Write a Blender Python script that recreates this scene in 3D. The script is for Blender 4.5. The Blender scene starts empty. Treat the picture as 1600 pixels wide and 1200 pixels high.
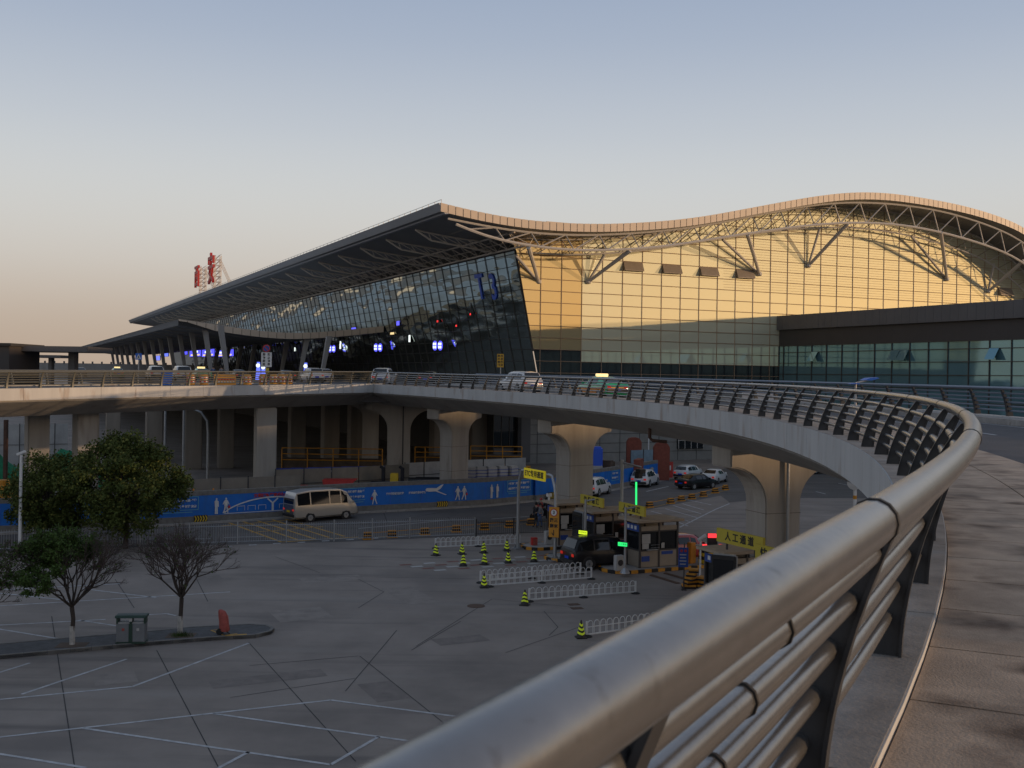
import bpy, bmesh, math, random
from mathutils import Vector, Matrix
S = bpy.context.scene
C = S.collection
R = math.radians
random.seed(7)
# ------------------------------------------------------------------ camera
EYE = 10.8
F = 1660.0
ROLL = 0.0145
cam = bpy.data.cameras.new('camera')
co = bpy.data.objects.new('camera', cam); C.objects.link(co)
co.location = (0, 0, EYE)
co.rotation_euler = Matrix.Rotation(R(90), 3, 'X').to_euler()
co.rotation_euler = (Matrix.Rotation(R(90), 3, 'X') @ Matrix.Rotation(math.atan(ROLL), 3, 'Z')).to_euler()
cam.sensor_width = 36.0
cam.lens = F / 1600 * 36
cam.shift_y = -12 / 1600
cam.clip_start = 0.05
cam.clip_end = 9000
cam.dof.use_dof = True
cam.dof.focus_distance = 60
cam.dof.aperture_fstop = 9
S.camera = co
# ------------------------------------------------------------------ light
SUN_DIR = Vector((0.985, -0.17, math.tan(R(3.3)))).normalized()
SUN_EL = math.asin(SUN_DIR.z)
SUN_AZ = math.atan2(SUN_DIR.x, SUN_DIR.y)
sl = bpy.data.lights.new('sun', 'SUN'); so = bpy.data.objects.new('sun', sl); C.objects.link(so)
sl.energy = 2.7; sl.angle = R(0.6); sl.color = (1.0, 0.66, 0.38)
so.rotation_euler = SUN_DIR.to_track_quat('Z', 'Y').to_euler()
W = bpy.data.worlds.new('World'); S.world = W; W.use_nodes = True
wt = W.node_tree; wt.nodes.clear()
def wn(t, **k):
    n = wt.nodes.new(t)
    for a, b in k.items(): setattr(n, a, b)
    return n
wo = wn('ShaderNodeOutputWorld'); bg = wn('ShaderNodeBackground')
sky = wn('ShaderNodeTexSky', sky_type='NISHITA'); sky.sun_disc = False
sky.sun_elevation = SUN_EL; sky.sun_rotation = SUN_AZ; sky.dust_density = 3.0; sky.air_density = 1.2
tc = wn('ShaderNodeTexCoord'); sx = wn('ShaderNodeSeparateXYZ')
wt.links.new(tc.outputs['Generated'], sx.inputs[0])
ramp = wn('ShaderNodeValToRGB'); ramp.color_ramp.interpolation = 'B_SPLINE'
els = ramp.color_ramp.elements
stops = [(0.0, (.47, .36, .275)), (.05, (.51, .42, .34)), (.10, (.60, .56, .51)), (.16, (.62, .63, .62)), (.22, (.53, .57, .62)), (.30, (.38, .445, .56)), (.40, (.275, .355, .50)), (1.0, (.20, .24, .32))]
while len(els) < len(stops): els.new(0.5)
for e, (p, c) in zip(els, stops): e.position = p; e.color = (*c, 1)
wt.links.new(sx.outputs['Z'], ramp.inputs[0])
dot = wn('ShaderNodeVectorMath', operation='DOT_PRODUCT'); dot.inputs[1].default_value = Vector((SUN_DIR.x, SUN_DIR.y, 0)).normalized()
wt.links.new(tc.outputs['Generated'], dot.inputs[0])
warm = wn('ShaderNodeMapRange'); warm.inputs[1].default_value = 0.80; warm.inputs[2].default_value = 1.06
wt.links.new(dot.outputs['Value'], warm.inputs[0])
low = wn('ShaderNodeMapRange'); low.inputs[1].default_value = 0.0; low.inputs[2].default_value = 0.45; low.inputs[3].default_value = 1.0; low.inputs[4].default_value = 0.0
wt.links.new(sx.outputs['Z'], low.inputs[0])
wm = wn('ShaderNodeMath', operation='MULTIPLY'); wt.links.new(warm.outputs[0], wm.inputs[0]); wt.links.new(low.outputs[0], wm.inputs[1])
mx = wn('ShaderNodeMix', data_type='RGBA'); mx.inputs['B'].default_value = (1.75, 1.0, .32, 1)
wt.links.new(wm.outputs[0], mx.inputs['Factor']); wt.links.new(ramp.outputs[0], mx.inputs['A'])
sk = wn('ShaderNodeMix', data_type='RGBA', blend_type='ADD'); sk.inputs['Factor'].default_value = 0.005
wt.links.new(mx.outputs['Result'], sk.inputs['A']); wt.links.new(sky.outputs[0], sk.inputs['B'])
wt.links.new(sk.outputs['Result'], bg.inputs[0]); bg.inputs[1].default_value = 1.0
wt.links.new(bg.outputs[0], wo.inputs[0])
S.view_settings.view_transform = 'Standard'; S.view_settings.look = 'None'
S.view_settings.exposure = 0.0; S.view_settings.gamma = 1.0
# ------------------------------------------------------------------ survey helpers (photo pixel -> point in the place)
E1 = Vector((.901, .434, 0)); E2 = Vector((-.434, .901, 0)); O = Vector((8.7, 134.7, 0))
def ray(u, v):
    du, dv = u - 800, v - 600
    return Vector(((du + ROLL * dv) / F, 1.0, -(dv - ROLL * du + 12) / F))
def on(u, v, Y):
    r = ray(u, v); return Vector((r.x * Y, Y, EYE + r.z * Y))
def gp(u, v, z=0.0):
    r = ray(u, v); Y = (z - EYE) / r.z; return Vector((r.x * Y, Y, z))
def ux(u, Y, z=0.0):                       # point at image column u, depth Y, height z
    v = 588 - (z - EYE) / Y * F
    return Vector(((u - 800 + ROLL * (v - 600)) / F * Y, Y, z))
def ABZ(a, b, z): 
    p = O + E1 * a + E2 * b; return Vector((p.x, p.y, z))
def pl(u, v, p0, n):
    r = ray(u, v); e = Vector((0, 0, EYE)); t = (p0 - e).dot(n) / r.dot(n); return e + r * t
def onB(u, v, b):                          # plane b = const -> (a, z)
    p = pl(u, v, ABZ(0, b, 0), E2); q = p - O; return q.dot(E1), p.z
def onA(u, v, a):
    p = pl(u, v, ABZ(a, 0, 0), E1); q = p - O; return q.dot(E2), p.z
RZ = math.atan2(E1.y, E1.x)                # direction of the lanes and of the gold facade
# ------------------------------------------------------------------ materials
M = {}
def mat(name, col, rough=.6, metal=0.0, var=.12, scale=3.0, bump=0.0, bscale=40., emit=None, estr=1.0, spec=.5, coat=0.0, streak=False):
    m = bpy.data.materials.new(name); m.use_nodes = True; nt = m.node_tree; b = nt.nodes['Principled BSDF']
    b.inputs['Roughness'].default_value = rough; b.inputs['Metallic'].default_value = metal
    b.inputs['Specular IOR Level'].default_value = spec; b.inputs['Coat Weight'].default_value = coat
    col = (*col, 1)
    tcn = nt.nodes.new('ShaderNodeTexCoord')
    src = tcn.outputs['Object']
    if streak:
        mp = nt.nodes.new('ShaderNodeMapping'); mp.inputs['Scale'].default_value = (1, 1, .12); nt.links.new(src, mp.inputs[0]); src = mp.outputs[0]
    if var > 0:
        n = nt.nodes.new('ShaderNodeTexNoise'); n.inputs['Scale'].default_value = scale; n.inputs['Detail'].default_value = 6; n.inputs['Roughness'].default_value = .65
        nt.links.new(src, n.inputs['Vector'])
        cr = nt.nodes.new('ShaderNodeMapRange'); cr.inputs[1].default_value = .3; cr.inputs[2].default_value = .7; cr.inputs[3].default_value = 1 - var; cr.inputs[4].default_value = 1 + var
        nt.links.new(n.outputs['Fac'], cr.inputs[0])
        mu = nt.nodes.new('ShaderNodeMix'); mu.data_type = 'RGBA'; mu.blend_type = 'MULTIPLY'; mu.inputs['Factor'].default_value = 1
        mu.inputs['A'].default_value = col; nt.links.new(cr.outputs[0], mu.inputs['B'])
        nt.links.new(mu.outputs['Result'], b.inputs['Base Color'])
    else: b.inputs['Base Color'].default_value = col
    if bump > 0:
        n2 = nt.nodes.new('ShaderNodeTexNoise'); n2.inputs['Scale'].default_value = bscale; n2.inputs['Detail'].default_value = 4
        nt.links.new(tcn.outputs['Object'], n2.inputs['Vector'])
        bp = nt.nodes.new('ShaderNodeBump'); bp.inputs['Strength'].default_value = bump; bp.inputs['Distance'].default_value = .02
        nt.links.new(n2.outputs['Fac'], bp.inputs['Height']); nt.links.new(bp.outputs[0], b.inputs['Normal'])
    if emit:
        b.inputs['Emission Color'].default_value = (*emit, 1); b.inputs['Emission Strength'].default_value = estr
    M[name] = m; return m
# ------------------------------------------------------------------ mesh builder
class MB:
    def __init__(s): s.v = []; s.f = []; s.m = []; s.mi = 0
    def pts(s, P): 
        k = len(s.v); s.v += [Vector(p) for p in P]; return k
    def face(s, idx): s.f.append(tuple(idx)); s.m.append(s.mi)
    def quad(s, a, b, c, d): k = s.pts([a, b, c, d]); s.face((k, k+1, k+2, k+3))
    def poly(s, P): k = s.pts(P); s.face(range(k, k+len(P)))
    def box(s, c, sz, rz=0.0, M3=None):
        c = Vector(c); x, y, z = [q/2 for q in sz]
        m = M3 if M3 is not None else Matrix.Rotation(rz, 3, 'Z')
        k = s.pts([c + m @ Vector((i*x, j*y, l*z)) for l in (-1, 1) for i, j in ((-1, -1), (1, -1), (1, 1), (-1, 1))])
        for q in ((0,3,2,1),(4,5,6,7),(0,1,5,4),(1,2,6,5),(2,3,7,6),(3,0,4,7)): s.face([k+i for i in q])
        return s
    def tube(s, P, r, n=6, closed=False, cap=True):
        P = [Vector(p) for p in P]; N = len(P); rs = r if isinstance(r, (list, tuple)) else [r]*N
        ks = []; up = None
        for i, p in enumerate(P):
            if closed: t = P[(i+1) % N] - P[i-1]
            else: t = P[min(i+1, N-1)] - P[max(i-1, 0)]
            if t.length < 1e-9: t = Vector((0, 0, 1))
            t.normalize()
            if up is None:
                up = Vector((0, 0, 1)) if abs(t.z) < .9 else Vector((1, 0, 0))
            a = t.cross(up)
            if a.length < 1e-6: a = t.cross(Vector((0, 1, 0)))
            a.normalize(); b = a.cross(t); up = b
            ks.append(s.pts([p + (a*math.cos(2*math.pi*j/n) + b*math.sin(2*math.pi*j/n))*rs[i] for j in range(n)]))
        for i in range(N if closed else N-1):
            k, l = ks[i], ks[(i+1) % N]
            for j in range(n): s.face((k+j, k+(j+1) % n, l+(j+1) % n, l+j))
        if cap and not closed:
            s.face([ks[0]+j for j in range(n)][::-1]); s.face([ks[-1]+j for j in range(n)])
        return s
    def cyl(s, c, r, h, n=12, r2=None, axis='Z'):
        c = Vector(c); d = {'Z': Vector((0,0,1)), 'X': Vector((1,0,0)), 'Y': Vector((0,1,0))}[axis] if isinstance(axis, str) else axis
        return s.tube([c, c + d*h], [r, r if r2 is None else r2], n)
    def lathe(s, c, prof, n=12):
        c = Vector(c); ks = [s.pts([c + Vector((r*math.cos(2*math.pi*j/n), r*math.sin(2*math.pi*j/n), z)) for j in range(n)]) for r, z in prof]
        for k, l in zip(ks, ks[1:]):
            for j in range(n): s.face((k+j, k+(j+1) % n, l+(j+1) % n, l+j))
        s.face([ks[-1]+j for j in range(n)]); s.face([ks[0]+j for j in range(n)][::-1]); return s
    def prism(s, P, d):                    # polygon P (3D points) pushed along vector d
        d = Vector(d); n = len(P); k = s.pts(P); l = s.pts([Vector(p)+d for p in P])
        s.face(range(k, k+n)); s.face(list(range(l, l+n))[::-1])
        for i in range(n): s.face((k+(i+1) % n, k+i, l+i, l+(i+1) % n))
        return s
    def loft(s, secs, closed=True, caps=True):
        n = len(secs[0]); ks = [s.pts(q) for q in secs]
        for k, l in zip(ks, ks[1:]):
            for j in range(n if closed else n-1): s.face((k+j, k+(j+1) % n, l+(j+1) % n, l+j))
        if caps and closed: s.face([ks[0]+j for j in range(n)][::-1]); s.face([ks[-1]+j for j in range(n)])
        return s
    def xf(s, m): s.v = [m @ p for p in s.v]; return s
    def build(s, name, mats, parent=None, smooth=False, origin=None, local=False, bevel=0.0, seg=2):
        if not isinstance(mats, (list, tuple)): mats = [mats]
        o0 = Vector((0, 0, 0))
        V = s.v
        if parent is not None and not local:
            mi = XF[parent.name].inverted(); V = [mi @ p for p in V]
        elif parent is None and origin is not None:
            o0 = Vector(origin); V = [p - o0 for p in V]
        me = bpy.data.meshes.new(name); me.from_pydata([tuple(p) for p in V], [], s.f)
        for q in mats: me.materials.append(M[q] if isinstance(q, str) else q)
        me.polygons.foreach_set('material_index', s.m)
        bm = bmesh.new(); bm.from_mesh(me); bmesh.ops.recalc_face_normals(bm, faces=bm.faces)
        if bevel > 0:
            bmesh.ops.remove_doubles(bm, verts=bm.verts, dist=1e-5)
            eds = [e for e in bm.edges if len(e.link_faces) == 2 and e.calc_face_angle(0) > .5]
            if eds: bmesh.ops.bevel(bm, geom=eds, offset=bevel, segments=seg, affect='EDGES', clamp_overlap=True)
        bm.to_mesh(me); bm.free()
        if smooth:
            me.polygons.foreach_set('use_smooth', [True]*len(me.polygons))
            try: me.set_sharp_from_angle(angle=R(40))
            except Exception: pass
        ob = bpy.data.objects.new(name, me); C.objects.link(ob)
        if parent is not None: ob.parent = parent
        else: ob.location = o0
        XF[ob.name] = Matrix.Translation(o0) if parent is None else XF[parent.name].copy()
        return ob
XF = {}
def thing(name, label, cat, loc=(0, 0, 0), rz=0.0, group=None):
    o = bpy.data.objects.new(name, None); C.objects.link(o); o.empty_display_size = .3
    o.location = loc; o.rotation_euler = (0, 0, rz)
    XF[o.name] = Matrix.Translation(Vector(loc)) @ Matrix.Rotation(rz, 4, 'Z')
    return tag(o, label, cat, group)
def tag(o, label, cat, group=None, kind=None):
    o['label'] = label; o['category'] = cat
    if group: o['group'] = group
    if kind: o['kind'] = kind
    return o
def struct(o, label=None, cat=None):
    o['kind'] = 'structure'
    if label: o['label'] = label
    if cat: o['category'] = cat
    return o
CH = {}
def kids(o): return [c for c in bpy.data.objects if c.parent == o]
def dup(root, loc, rz, label, group=None, cat=None):
    r = root.copy(); C.objects.link(r); r.location = loc; r.rotation_euler = (0, 0, rz); r['label'] = label
    if group: r['group'] = group
    if cat: r['category'] = cat
    if root.name not in CH: CH[root.name] = [(c, kids(c)) for c in kids(root)]
    for ch, gs in CH[root.name]:
        c = ch.copy(); C.objects.link(c); c.parent = r
        for g in gs:
            d = g.copy(); C.objects.link(d); d.parent = c
    return r
def text(s, size, depth=.006, bold=0.0):
    """text as a mesh builder in local coordinates: x along the line, z up, facing -y, centred"""
    cu = bpy.data.curves.new('lettering', 'FONT'); cu.body = s; cu.size = size; cu.extrude = depth; cu.offset = bold
    cu.align_x = 'CENTER'; cu.align_y = 'CENTER'; cu.resolution_u = 3
    o = bpy.data.objects.new('lettering', cu); C.objects.link(o)
    dg = bpy.context.evaluated_depsgraph_get(); me = bpy.data.meshes.new_from_object(o.evaluated_get(dg))
    mb = MB(); mb.v = [Vector((p.co.x, -p.co.y*0 - p.co.z, p.co.y)) for p in me.vertices]
    mb.f = [tuple(q.vertices) for q in me.polygons]; mb.m = [0]*len(mb.f)
    bpy.data.objects.remove(o); bpy.data.curves.remove(cu); bpy.data.meshes.remove(me)
    return mb
def frame(p, xdir, up=Vector((0, 0, 1))):
    """matrix putting local x along xdir, z up, at p"""
    x = Vector(xdir).normalized(); z = Vector(up); y = z.cross(x).normalized(); z = x.cross(y)
    m = Matrix((x, y, z)).transposed().to_4x4(); m.translation = Vector(p); return m
# ------------------------------------------------------------------ shared materials
mat('concrete_lot', (.23, .196, .168), .85, var=.22, scale=.22, bump=.15, bscale=60)
mat('asphalt', (.105, .097, .09), .9, var=.2, scale=.3, bump=.25, bscale=120)
mat('asphalt_ramp', (.085, .08, .08), .9, var=.15, scale=.8, bump=.3, bscale=150)
mat('parapet', (.45, .45, .44), .8, var=.13, scale=.8, streak=True, bump=.1)
mat('pier_shaded', (.24, .21, .175), .85, var=.18, scale=.8, streak=True)  # pier concrete with the undercroft's shade put into the colour
mat('girder', (.30, .285, .265), .85, var=.16, scale=.5, streak=True)
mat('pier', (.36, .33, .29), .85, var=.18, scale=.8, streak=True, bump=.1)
mat('ledge', (.26, .235, .21), .85, var=.3, scale=2.5, bump=.2)
mat('walk', (.40, .305, .225), .85, var=.35, scale=1.4, bump=.4, bscale=70)
mat('kerb', (.30, .285, .265), .85, var=.2, scale=2., bump=.2)
mat('kerb_old', (.17, .16, .145), .85, var=.25, scale=3., bump=.3)
mat('paver', (.085, .085, .085), .9, var=.3, scale=4, bump=.5, bscale=20)
mat('joint', (.045, .042, .04), .95, var=.2)
mat('line_white', (.42, .42, .42), .8, var=.35, scale=3)
mat('line_yellow', (.42, .24, .04), .8, var=.4, scale=3)
mat('rail_steel', (.25, .25, .25), .27, metal=.8, var=.10, scale=6, bump=.04, bscale=25)
mat('post_grey', (.04, .042, .046), .42, metal=.3, var=.15, scale=5)
mat('post_olive', (.11, .11, .095), .5, metal=.3, var=.15, scale=5)
mat('rail_blue', (.16, .19, .24), .4, metal=.5, var=.1, scale=4)
mat('roof_panel', (.34, .335, .325), .5, metal=.2, var=.06, scale=.2)
mat('eave_panel', (.40, .405, .41), .5, metal=.2, var=.06, scale=.2)
mat('fascia', (.60, .48, .36), .5, var=.07, scale=.3)
mat('truss_light', (.70, .63, .54), .5, var=.06, scale=2)
mat('soffit', (.27, .265, .255), .6, var=.08, scale=.15)
mat('truss', (.46, .43, .39), .5, var=.06, scale=2)
mat('truss_dark', (.22, .2, .17), .5, var=.06, scale=2)
mat('mullion', (.34, .23, .15), .5, var=.05, scale=2)
mat('mullion_dark', (.05, .045, .04), .5, var=.05, scale=2)
mat('panel_grey', (.105, .10, .10), .55, var=.08, scale=.5)
mat('panel_brown', (.05, .043, .04), .6, var=.08, scale=.5)
mat('tile_wall', (.24, .23, .21), .8, var=.12, scale=.8)
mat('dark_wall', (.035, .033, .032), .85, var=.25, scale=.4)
mat('white_paint', (.62, .62, .61), .45, var=.06, scale=3)
mat('dirty_white', (.40, .39, .37), .6, var=.15, scale=2)
mat('black', (.012, .012, .013), .5, var=.1)
mat('rubber', (.015, .015, .015), .8, var=.1)
mat('yellow', (.62, .42, .02), .5, var=.1, scale=3)
mat('sign_yellow', (.50, .40, .04), .5, var=.06, scale=2)
mat('safety_orange', (.55, .24, .02), .55, var=.15, scale=5)
mat('red', (.45, .03, .025), .5, var=.15, scale=4)
mat('faded_red', (.32, .07, .055), .75, var=.25, scale=6)
mat('blue_sign', (.015, .06, .28), .45, var=.06)
mat('hoarding_blue', (.004, .14, .52), .5, var=.14, scale=.8)
mat('letter_blue', (.03, .11, .60), .4, var=.05)
mat('orange', (.6, .22, .02), .5, var=.1)
mat('galv', (.35, .36, .37), .45, metal=.6, var=.12, scale=4)
mat('dark_metal', (.05, .05, .052), .5, metal=.4, var=.1)
mat('booth', (.30, .25, .195), .5, metal=.2, var=.08, scale=2)
mat('booth_roof', (.34, .27, .2), .6, var=.12, scale=2)
mat('glass_dark', (.012, .013, .015), .06, var=0, spec=.6)
mat('car_glass', (.01, .011, .012), .05, var=0, spec=.7)
mat('plastic_black', (.02, .02, .021), .55, var=.1)
mat('chrome', (.6, .6, .6), .2, metal=1, var=0)
mat('tail_red', (.35, .01, .01), .3, var=0, emit=(1, .05, .03), estr=.25)
mat('lamp_red', (.4, .01, .01), .3, var=0, emit=(1, .04, .05), estr=1.6)
mat('plate_blue', (.01, .05, .5), .4, var=0)
mat('green_net', (.01, .16, .07), .9, var=.35, scale=1.5, bump=.5, bscale=3)
mat('earth', (.10, .07, .05), .95, var=.3, scale=1)
mat('brick_red', (.20, .055, .035), .85, var=.2, scale=4)
mat('led_blue', (.02, .02, .2), .4, var=0, emit=(.10, .10, 1.0), estr=1.3)
mat('led_blue_soft', (.02, .02, .2), .4, var=0, emit=(.16, .22, 1.0), estr=1.1)
mat('led_white', (.8, .8, .8), .4, var=0, emit=(.9, 1, .95), estr=1.2)
mat('led_warm', (.8, .6, .3), .4, var=0, emit=(1, .75, .35), estr=1.0)
mat('led_green', (.02, .3, .1), .4, var=0, emit=(.03, 1.0, .22), estr=1.1)
mat('led_lime', (.4, .5, .02), .4, var=0, emit=(.75, 1, .03), estr=1.1)
mat('led_red', (.4, .01, .01), .4, var=0, emit=(1, .03, .03), estr=1.2)
mat('skin', (.32, .19, .13), .6, var=.05)
mat('cloth_dark', (.02, .02, .025), .9, var=.2)
mat('cloth_grey', (.15, .16, .18), .9, var=.2)
mat('cloth_blue', (.05, .09, .2), .9, var=.2)
mat('cloth_red', (.5, .04, .06), .9, var=.2)
mat('hair', (.012, .01, .009), .7, var=.1)
# gold reflective curtain wall, grey-green front glass: coated glass that mirrors the sky
def glass_mat(name, col, rough, wave, wscale, metal=1.0, spec=.5, sc=(1, 1, 1), pane=None, tilt=.012):
    m = bpy.data.materials.new(name); m.use_nodes = True; nt = m.node_tree; b = nt.nodes['Principled BSDF']
    b.inputs['Base Color'].default_value = (*col, 1); b.inputs['Metallic'].default_value = metal; b.inputs['Roughness'].default_value = rough
    b.inputs['Specular IOR Level'].default_value = spec
    t = nt.nodes.new('ShaderNodeTexCoord'); n = nt.nodes.new('ShaderNodeTexNoise'); n.inputs['Scale'].default_value = wscale; n.inputs['Detail'].default_value = 2
    mp = nt.nodes.new('ShaderNodeMapping'); mp.inputs['Scale'].default_value = sc; nt.links.new(t.outputs['Object'], mp.inputs[0]); nt.links.new(mp.outputs[0], n.inputs['Vector'])
    bp = nt.nodes.new('ShaderNodeBump'); bp.inputs['Strength'].default_value = wave; bp.inputs['Distance'].default_value = 1.0
    nt.links.new(n.outputs['Fac'], bp.inputs['Height']); nt.links.new(bp.outputs[0], b.inputs['Normal'])
    M[name] = m
def rust(m, col, lo, hi, scale, zs=.15, sx=1, rot=0):
    m = M[m]; nt = m.node_tree; bs = nt.nodes['Principled BSDF']; src = bs.inputs['Base Color'].links[0].from_socket
    t = nt.nodes.new('ShaderNodeTexCoord'); mp = nt.nodes.new('ShaderNodeMapping'); mp.inputs['Scale'].default_value = (sx, 1, zs); mp.inputs['Rotation'].default_value = (0, 0, rot); nt.links.new(t.outputs['Object'], mp.inputs[0])
    n = nt.nodes.new('ShaderNodeTexNoise'); n.inputs['Scale'].default_value = scale; n.inputs['Detail'].default_value = 5; nt.links.new(mp.outputs[0], n.inputs['Vector'])
    r = nt.nodes.new('ShaderNodeMapRange'); r.inputs[1].default_value = lo; r.inputs[2].default_value = hi; nt.links.new(n.outputs['Fac'], r.inputs[0])
    x = nt.nodes.new('ShaderNodeMix'); x.data_type = 'RGBA'; nt.links.new(r.outputs[0], x.inputs['Factor']); nt.links.new(src, x.inputs['A']); x.inputs['B'].default_value = (*col, 1)
    nt.links.new(x.outputs['Result'], bs.inputs['Base Color'])
rust('parapet', (.24, .14, .075), .57, .80, 1.5, .25); rust('pier', (.14, .11, .085), .58, .8, 1.1); rust('girder', (.16, .14, .12), .6, .85, .7); rust('walk', (.11, .07, .045), .52, .72, 1.6, 1.0); rust('concrete_lot', (.15, .13, .115), .56, .75, .12, 1.0); rust('kerb', (.13, .1, .08), .6, .8, 3, 1.0)
rust('concrete_lot', (.115, .10, .09), .54, .78, .9, 1, .06, -.45); rust('concrete_lot', (.27, .24, .21), .58, .80, .5, 1, .15, .9); rust('asphalt', (.055, .05, .047), .52, .75, .9, 1, .05, -.2); rust('rail_steel', (.16, .15, .14), .62, .80, 22, 1.0); rust('hoarding_blue', (.02, .12, .36), .5, .8, 2.0, .3)
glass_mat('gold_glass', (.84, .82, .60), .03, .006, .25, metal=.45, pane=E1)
glass_mat('gold_glass_cant', (.66, .54, .30), .03, .006, .25, metal=.55, pane=E1)  # corner bay: deeper gold of its turned reflection put into the colour
glass_mat('front_glass', (.60, .68, .62),   .03, .6, .16, sc=(.45, .45, 1.5), pane=E2, tilt=.03)
glass_mat('low_glass', (.020, .024, .028), .05, .01, .3, metal=.0, spec=.9)
glass_mat('teal_glass', (.19, .36, .41), .05, .01, .3, metal=.6)
# ------------------------------------------------------------------ ground
g = MB(); g.quad((-4000, -4000, 0), (4000, -4000, 0), (4000, 4000, 0), (-4000, 4000, 0))
struct(g.build('ground', 'concrete_lot'), 'grey concrete parking forecourt', 'ground')
def flat(name, P, z, m, kind=True):
    mb = MB(); mb.poly([(p[0], p[1], z) for p in P]); o = mb.build(name, m)
    if kind: struct(o)
    return o
def strip(mb, p, q, w, z):
    p = Vector((p[0], p[1], z)); q = Vector((q[0], q[1], z)); d = (q-p).normalized(); n = Vector((-d.y, d.x, 0))*w/2
    mb.quad(p-n, q-n, q+n, p+n)
road_pts = [gp(u, v) for u, v in ((-60, 864), (140, 857), (371, 851), (522, 847), (640, 842), (760, 836), (860, 829), (960, 806), (1060, 787), (1140, 772))]
road_far = [gp(u, v) for u, v in ((-60, 839), (0, 836), (290, 821), (560, 803), (760, 792), (840, 784), (930, 773), (1030, 753))]
r = flat('road', road_pts + [Vector((60, 112, 0)), Vector((60, 150, 0)), Vector((25, 128, 0))] + road_far[::-1], .004, 'asphalt')
# dark asphalt apron to the right under the flyover
flat('forecourt_road', [gp(1120, 770), gp(1140, 785), gp(1220, 778), gp(1390, 779), Vector((70, 94, 0)), Vector((70, 111.8, 0)), Vector((59.5, 111.8, 0))], .006, 'asphalt')
ln = MB()
for p, q in (((0,1152),(517,1094)),((517,1094),(716,1120)),((130,1138),(517,1195)),((333,1115),(640,1158)),((517,1195),(592,1151)),((342,1200),(389,1175)),((-20,1175),(135,1200)),
             ((-20,1095),(207,1073)),((207,1073),(389,1005)),((34,1085),(198,1030)),((-20,1057),(47,1036)),((-20,948),(360,925)),((-20,925),(106,938)),((130,920),(245,934)),
             ((-20,978),(165,968)),((-20,980),(103,1000)),((124,969),(182,978)),((187,963),(261,959)),((261,959),(275,962)),((-20,923),(190,912))):
    strip(ln, gp(*p), gp(*q), .12, .008)
struct(ln.build('parking_lines', 'line_white'))
jt = MB()
for p, q in (((81,963),(117,1200)),((245,1016),(342,1200)),((389,1004),(556,1190)),((562,1025),(700,1135)),((643,1016),(720,971)),((650,1010),(769,936)),((850,955),(872,980)),
             ((770,936),(905,950)),((560,905),(600,925)),((600,925),(560,950)),((430,870),(500,895)),((300,890),(325,940)),((180,905),(210,950)),((872,980),(858,993)),((560,1025),(390,1040)),
             ((555,1060),(360,1090)),((500,900),(760,905)),((620,985),(540,1080)),((720,870),(560,875)),((790,1020),(905,980))):
    strip(jt, gp(*p), gp(*q), .032, .007)
for p, q in (((600,802),(606,818)),((690,800),(630,812)),((700,808),(706,816)),((640,806),(690,802)),((318,826),(330,832)),((430,828),(470,834))): strip(jt, gp(*p), gp(*q), .07, .0085)
struct(jt.build('concrete_joints', 'joint'))
rl = MB()
for p, q in (((100,843),(330,842)),((560,826),(700,813)),((768,811),(840,806)),((1010,768),(1045,760)),((925,772),(955,764)),((870,793),(905,787)),((350,840),(420,838))): strip(rl, gp(*p), gp(*q), .15, .009)
for k in range(9): strip(rl, gp(351+38*k, 854-2.1*k), gp(363+38*k, 853.4-2.1*k), .25, .009)
for p, q in (((1018,799),(1082,816)),((1040,795),(1090,809)),((1052,790),(1096,803)),((1066,787),(1100,797)),((1075,781),(1112,789)),((1062,824),(1118,796)),((1118,796),(1140,787)),((1050,812),(1075,822)),
             ((1225,757),(1240,753)),((1240,753),(1252,757)),((1275,768),(1290,772)),((1310,755),(1335,760)),((1335,760),(1362,761)),((1010,800),(960,812))): strip(rl, gp(*p), gp(*q), .14, .009)
struct(rl.build('road_markings', 'line_white'))
yl = MB()
for p, q in (((358,817),(440,847)),((380,815),(467,844)),((403,814),(492,842)),((425,812),(515,840)),((446,811),(538,838)),((392,832),(505,823)),((345,822),(480,810)),((440,847),(560,839))): strip(yl, gp(*p), gp(*q), .22, .0092)
for p, q in (((560,842),(860,815)),((1010,795),(1140,765))): strip(yl, gp(*p), gp(*q), .12, .0092)
struct(yl.build('yellow_hatching', 'line_yellow'))
pm = MB(); rn = random.Random(9)
for u, v, w, h in ((520,905,3.2,1.6),(470,960,2.4,2.4),(640,930,1.6,4.0),(300,905,3,1.2),(720,1000,2.2,1.1),(420,1060,4,1.0),(180,1060,1.4,1.4),(880,870,1.2,2.6),(600,1080,1.2,2.2)):
    p = gp(u, v); pm.mi = rn.randint(0, 1); d = Vector((E1.x, E1.y, 0)); e = Vector((E2.x, E2.y, 0)); z = Vector((0, 0, .005)); pm.quad(p-d*w/2-e*h/2+z, p+d*w/2-e*h/2+z, p+d*w/2+e*h/2+z, p-d*w/2+e*h/2+z)
mat('patch_dark', (.185, .158, .138), .9, var=.2, scale=1.5); mat('patch_light', (.237, .205, .178), .9, var=.2, scale=1.5)
struct(pm.build('repair_patches', ['patch_dark', 'patch_light']))
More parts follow.
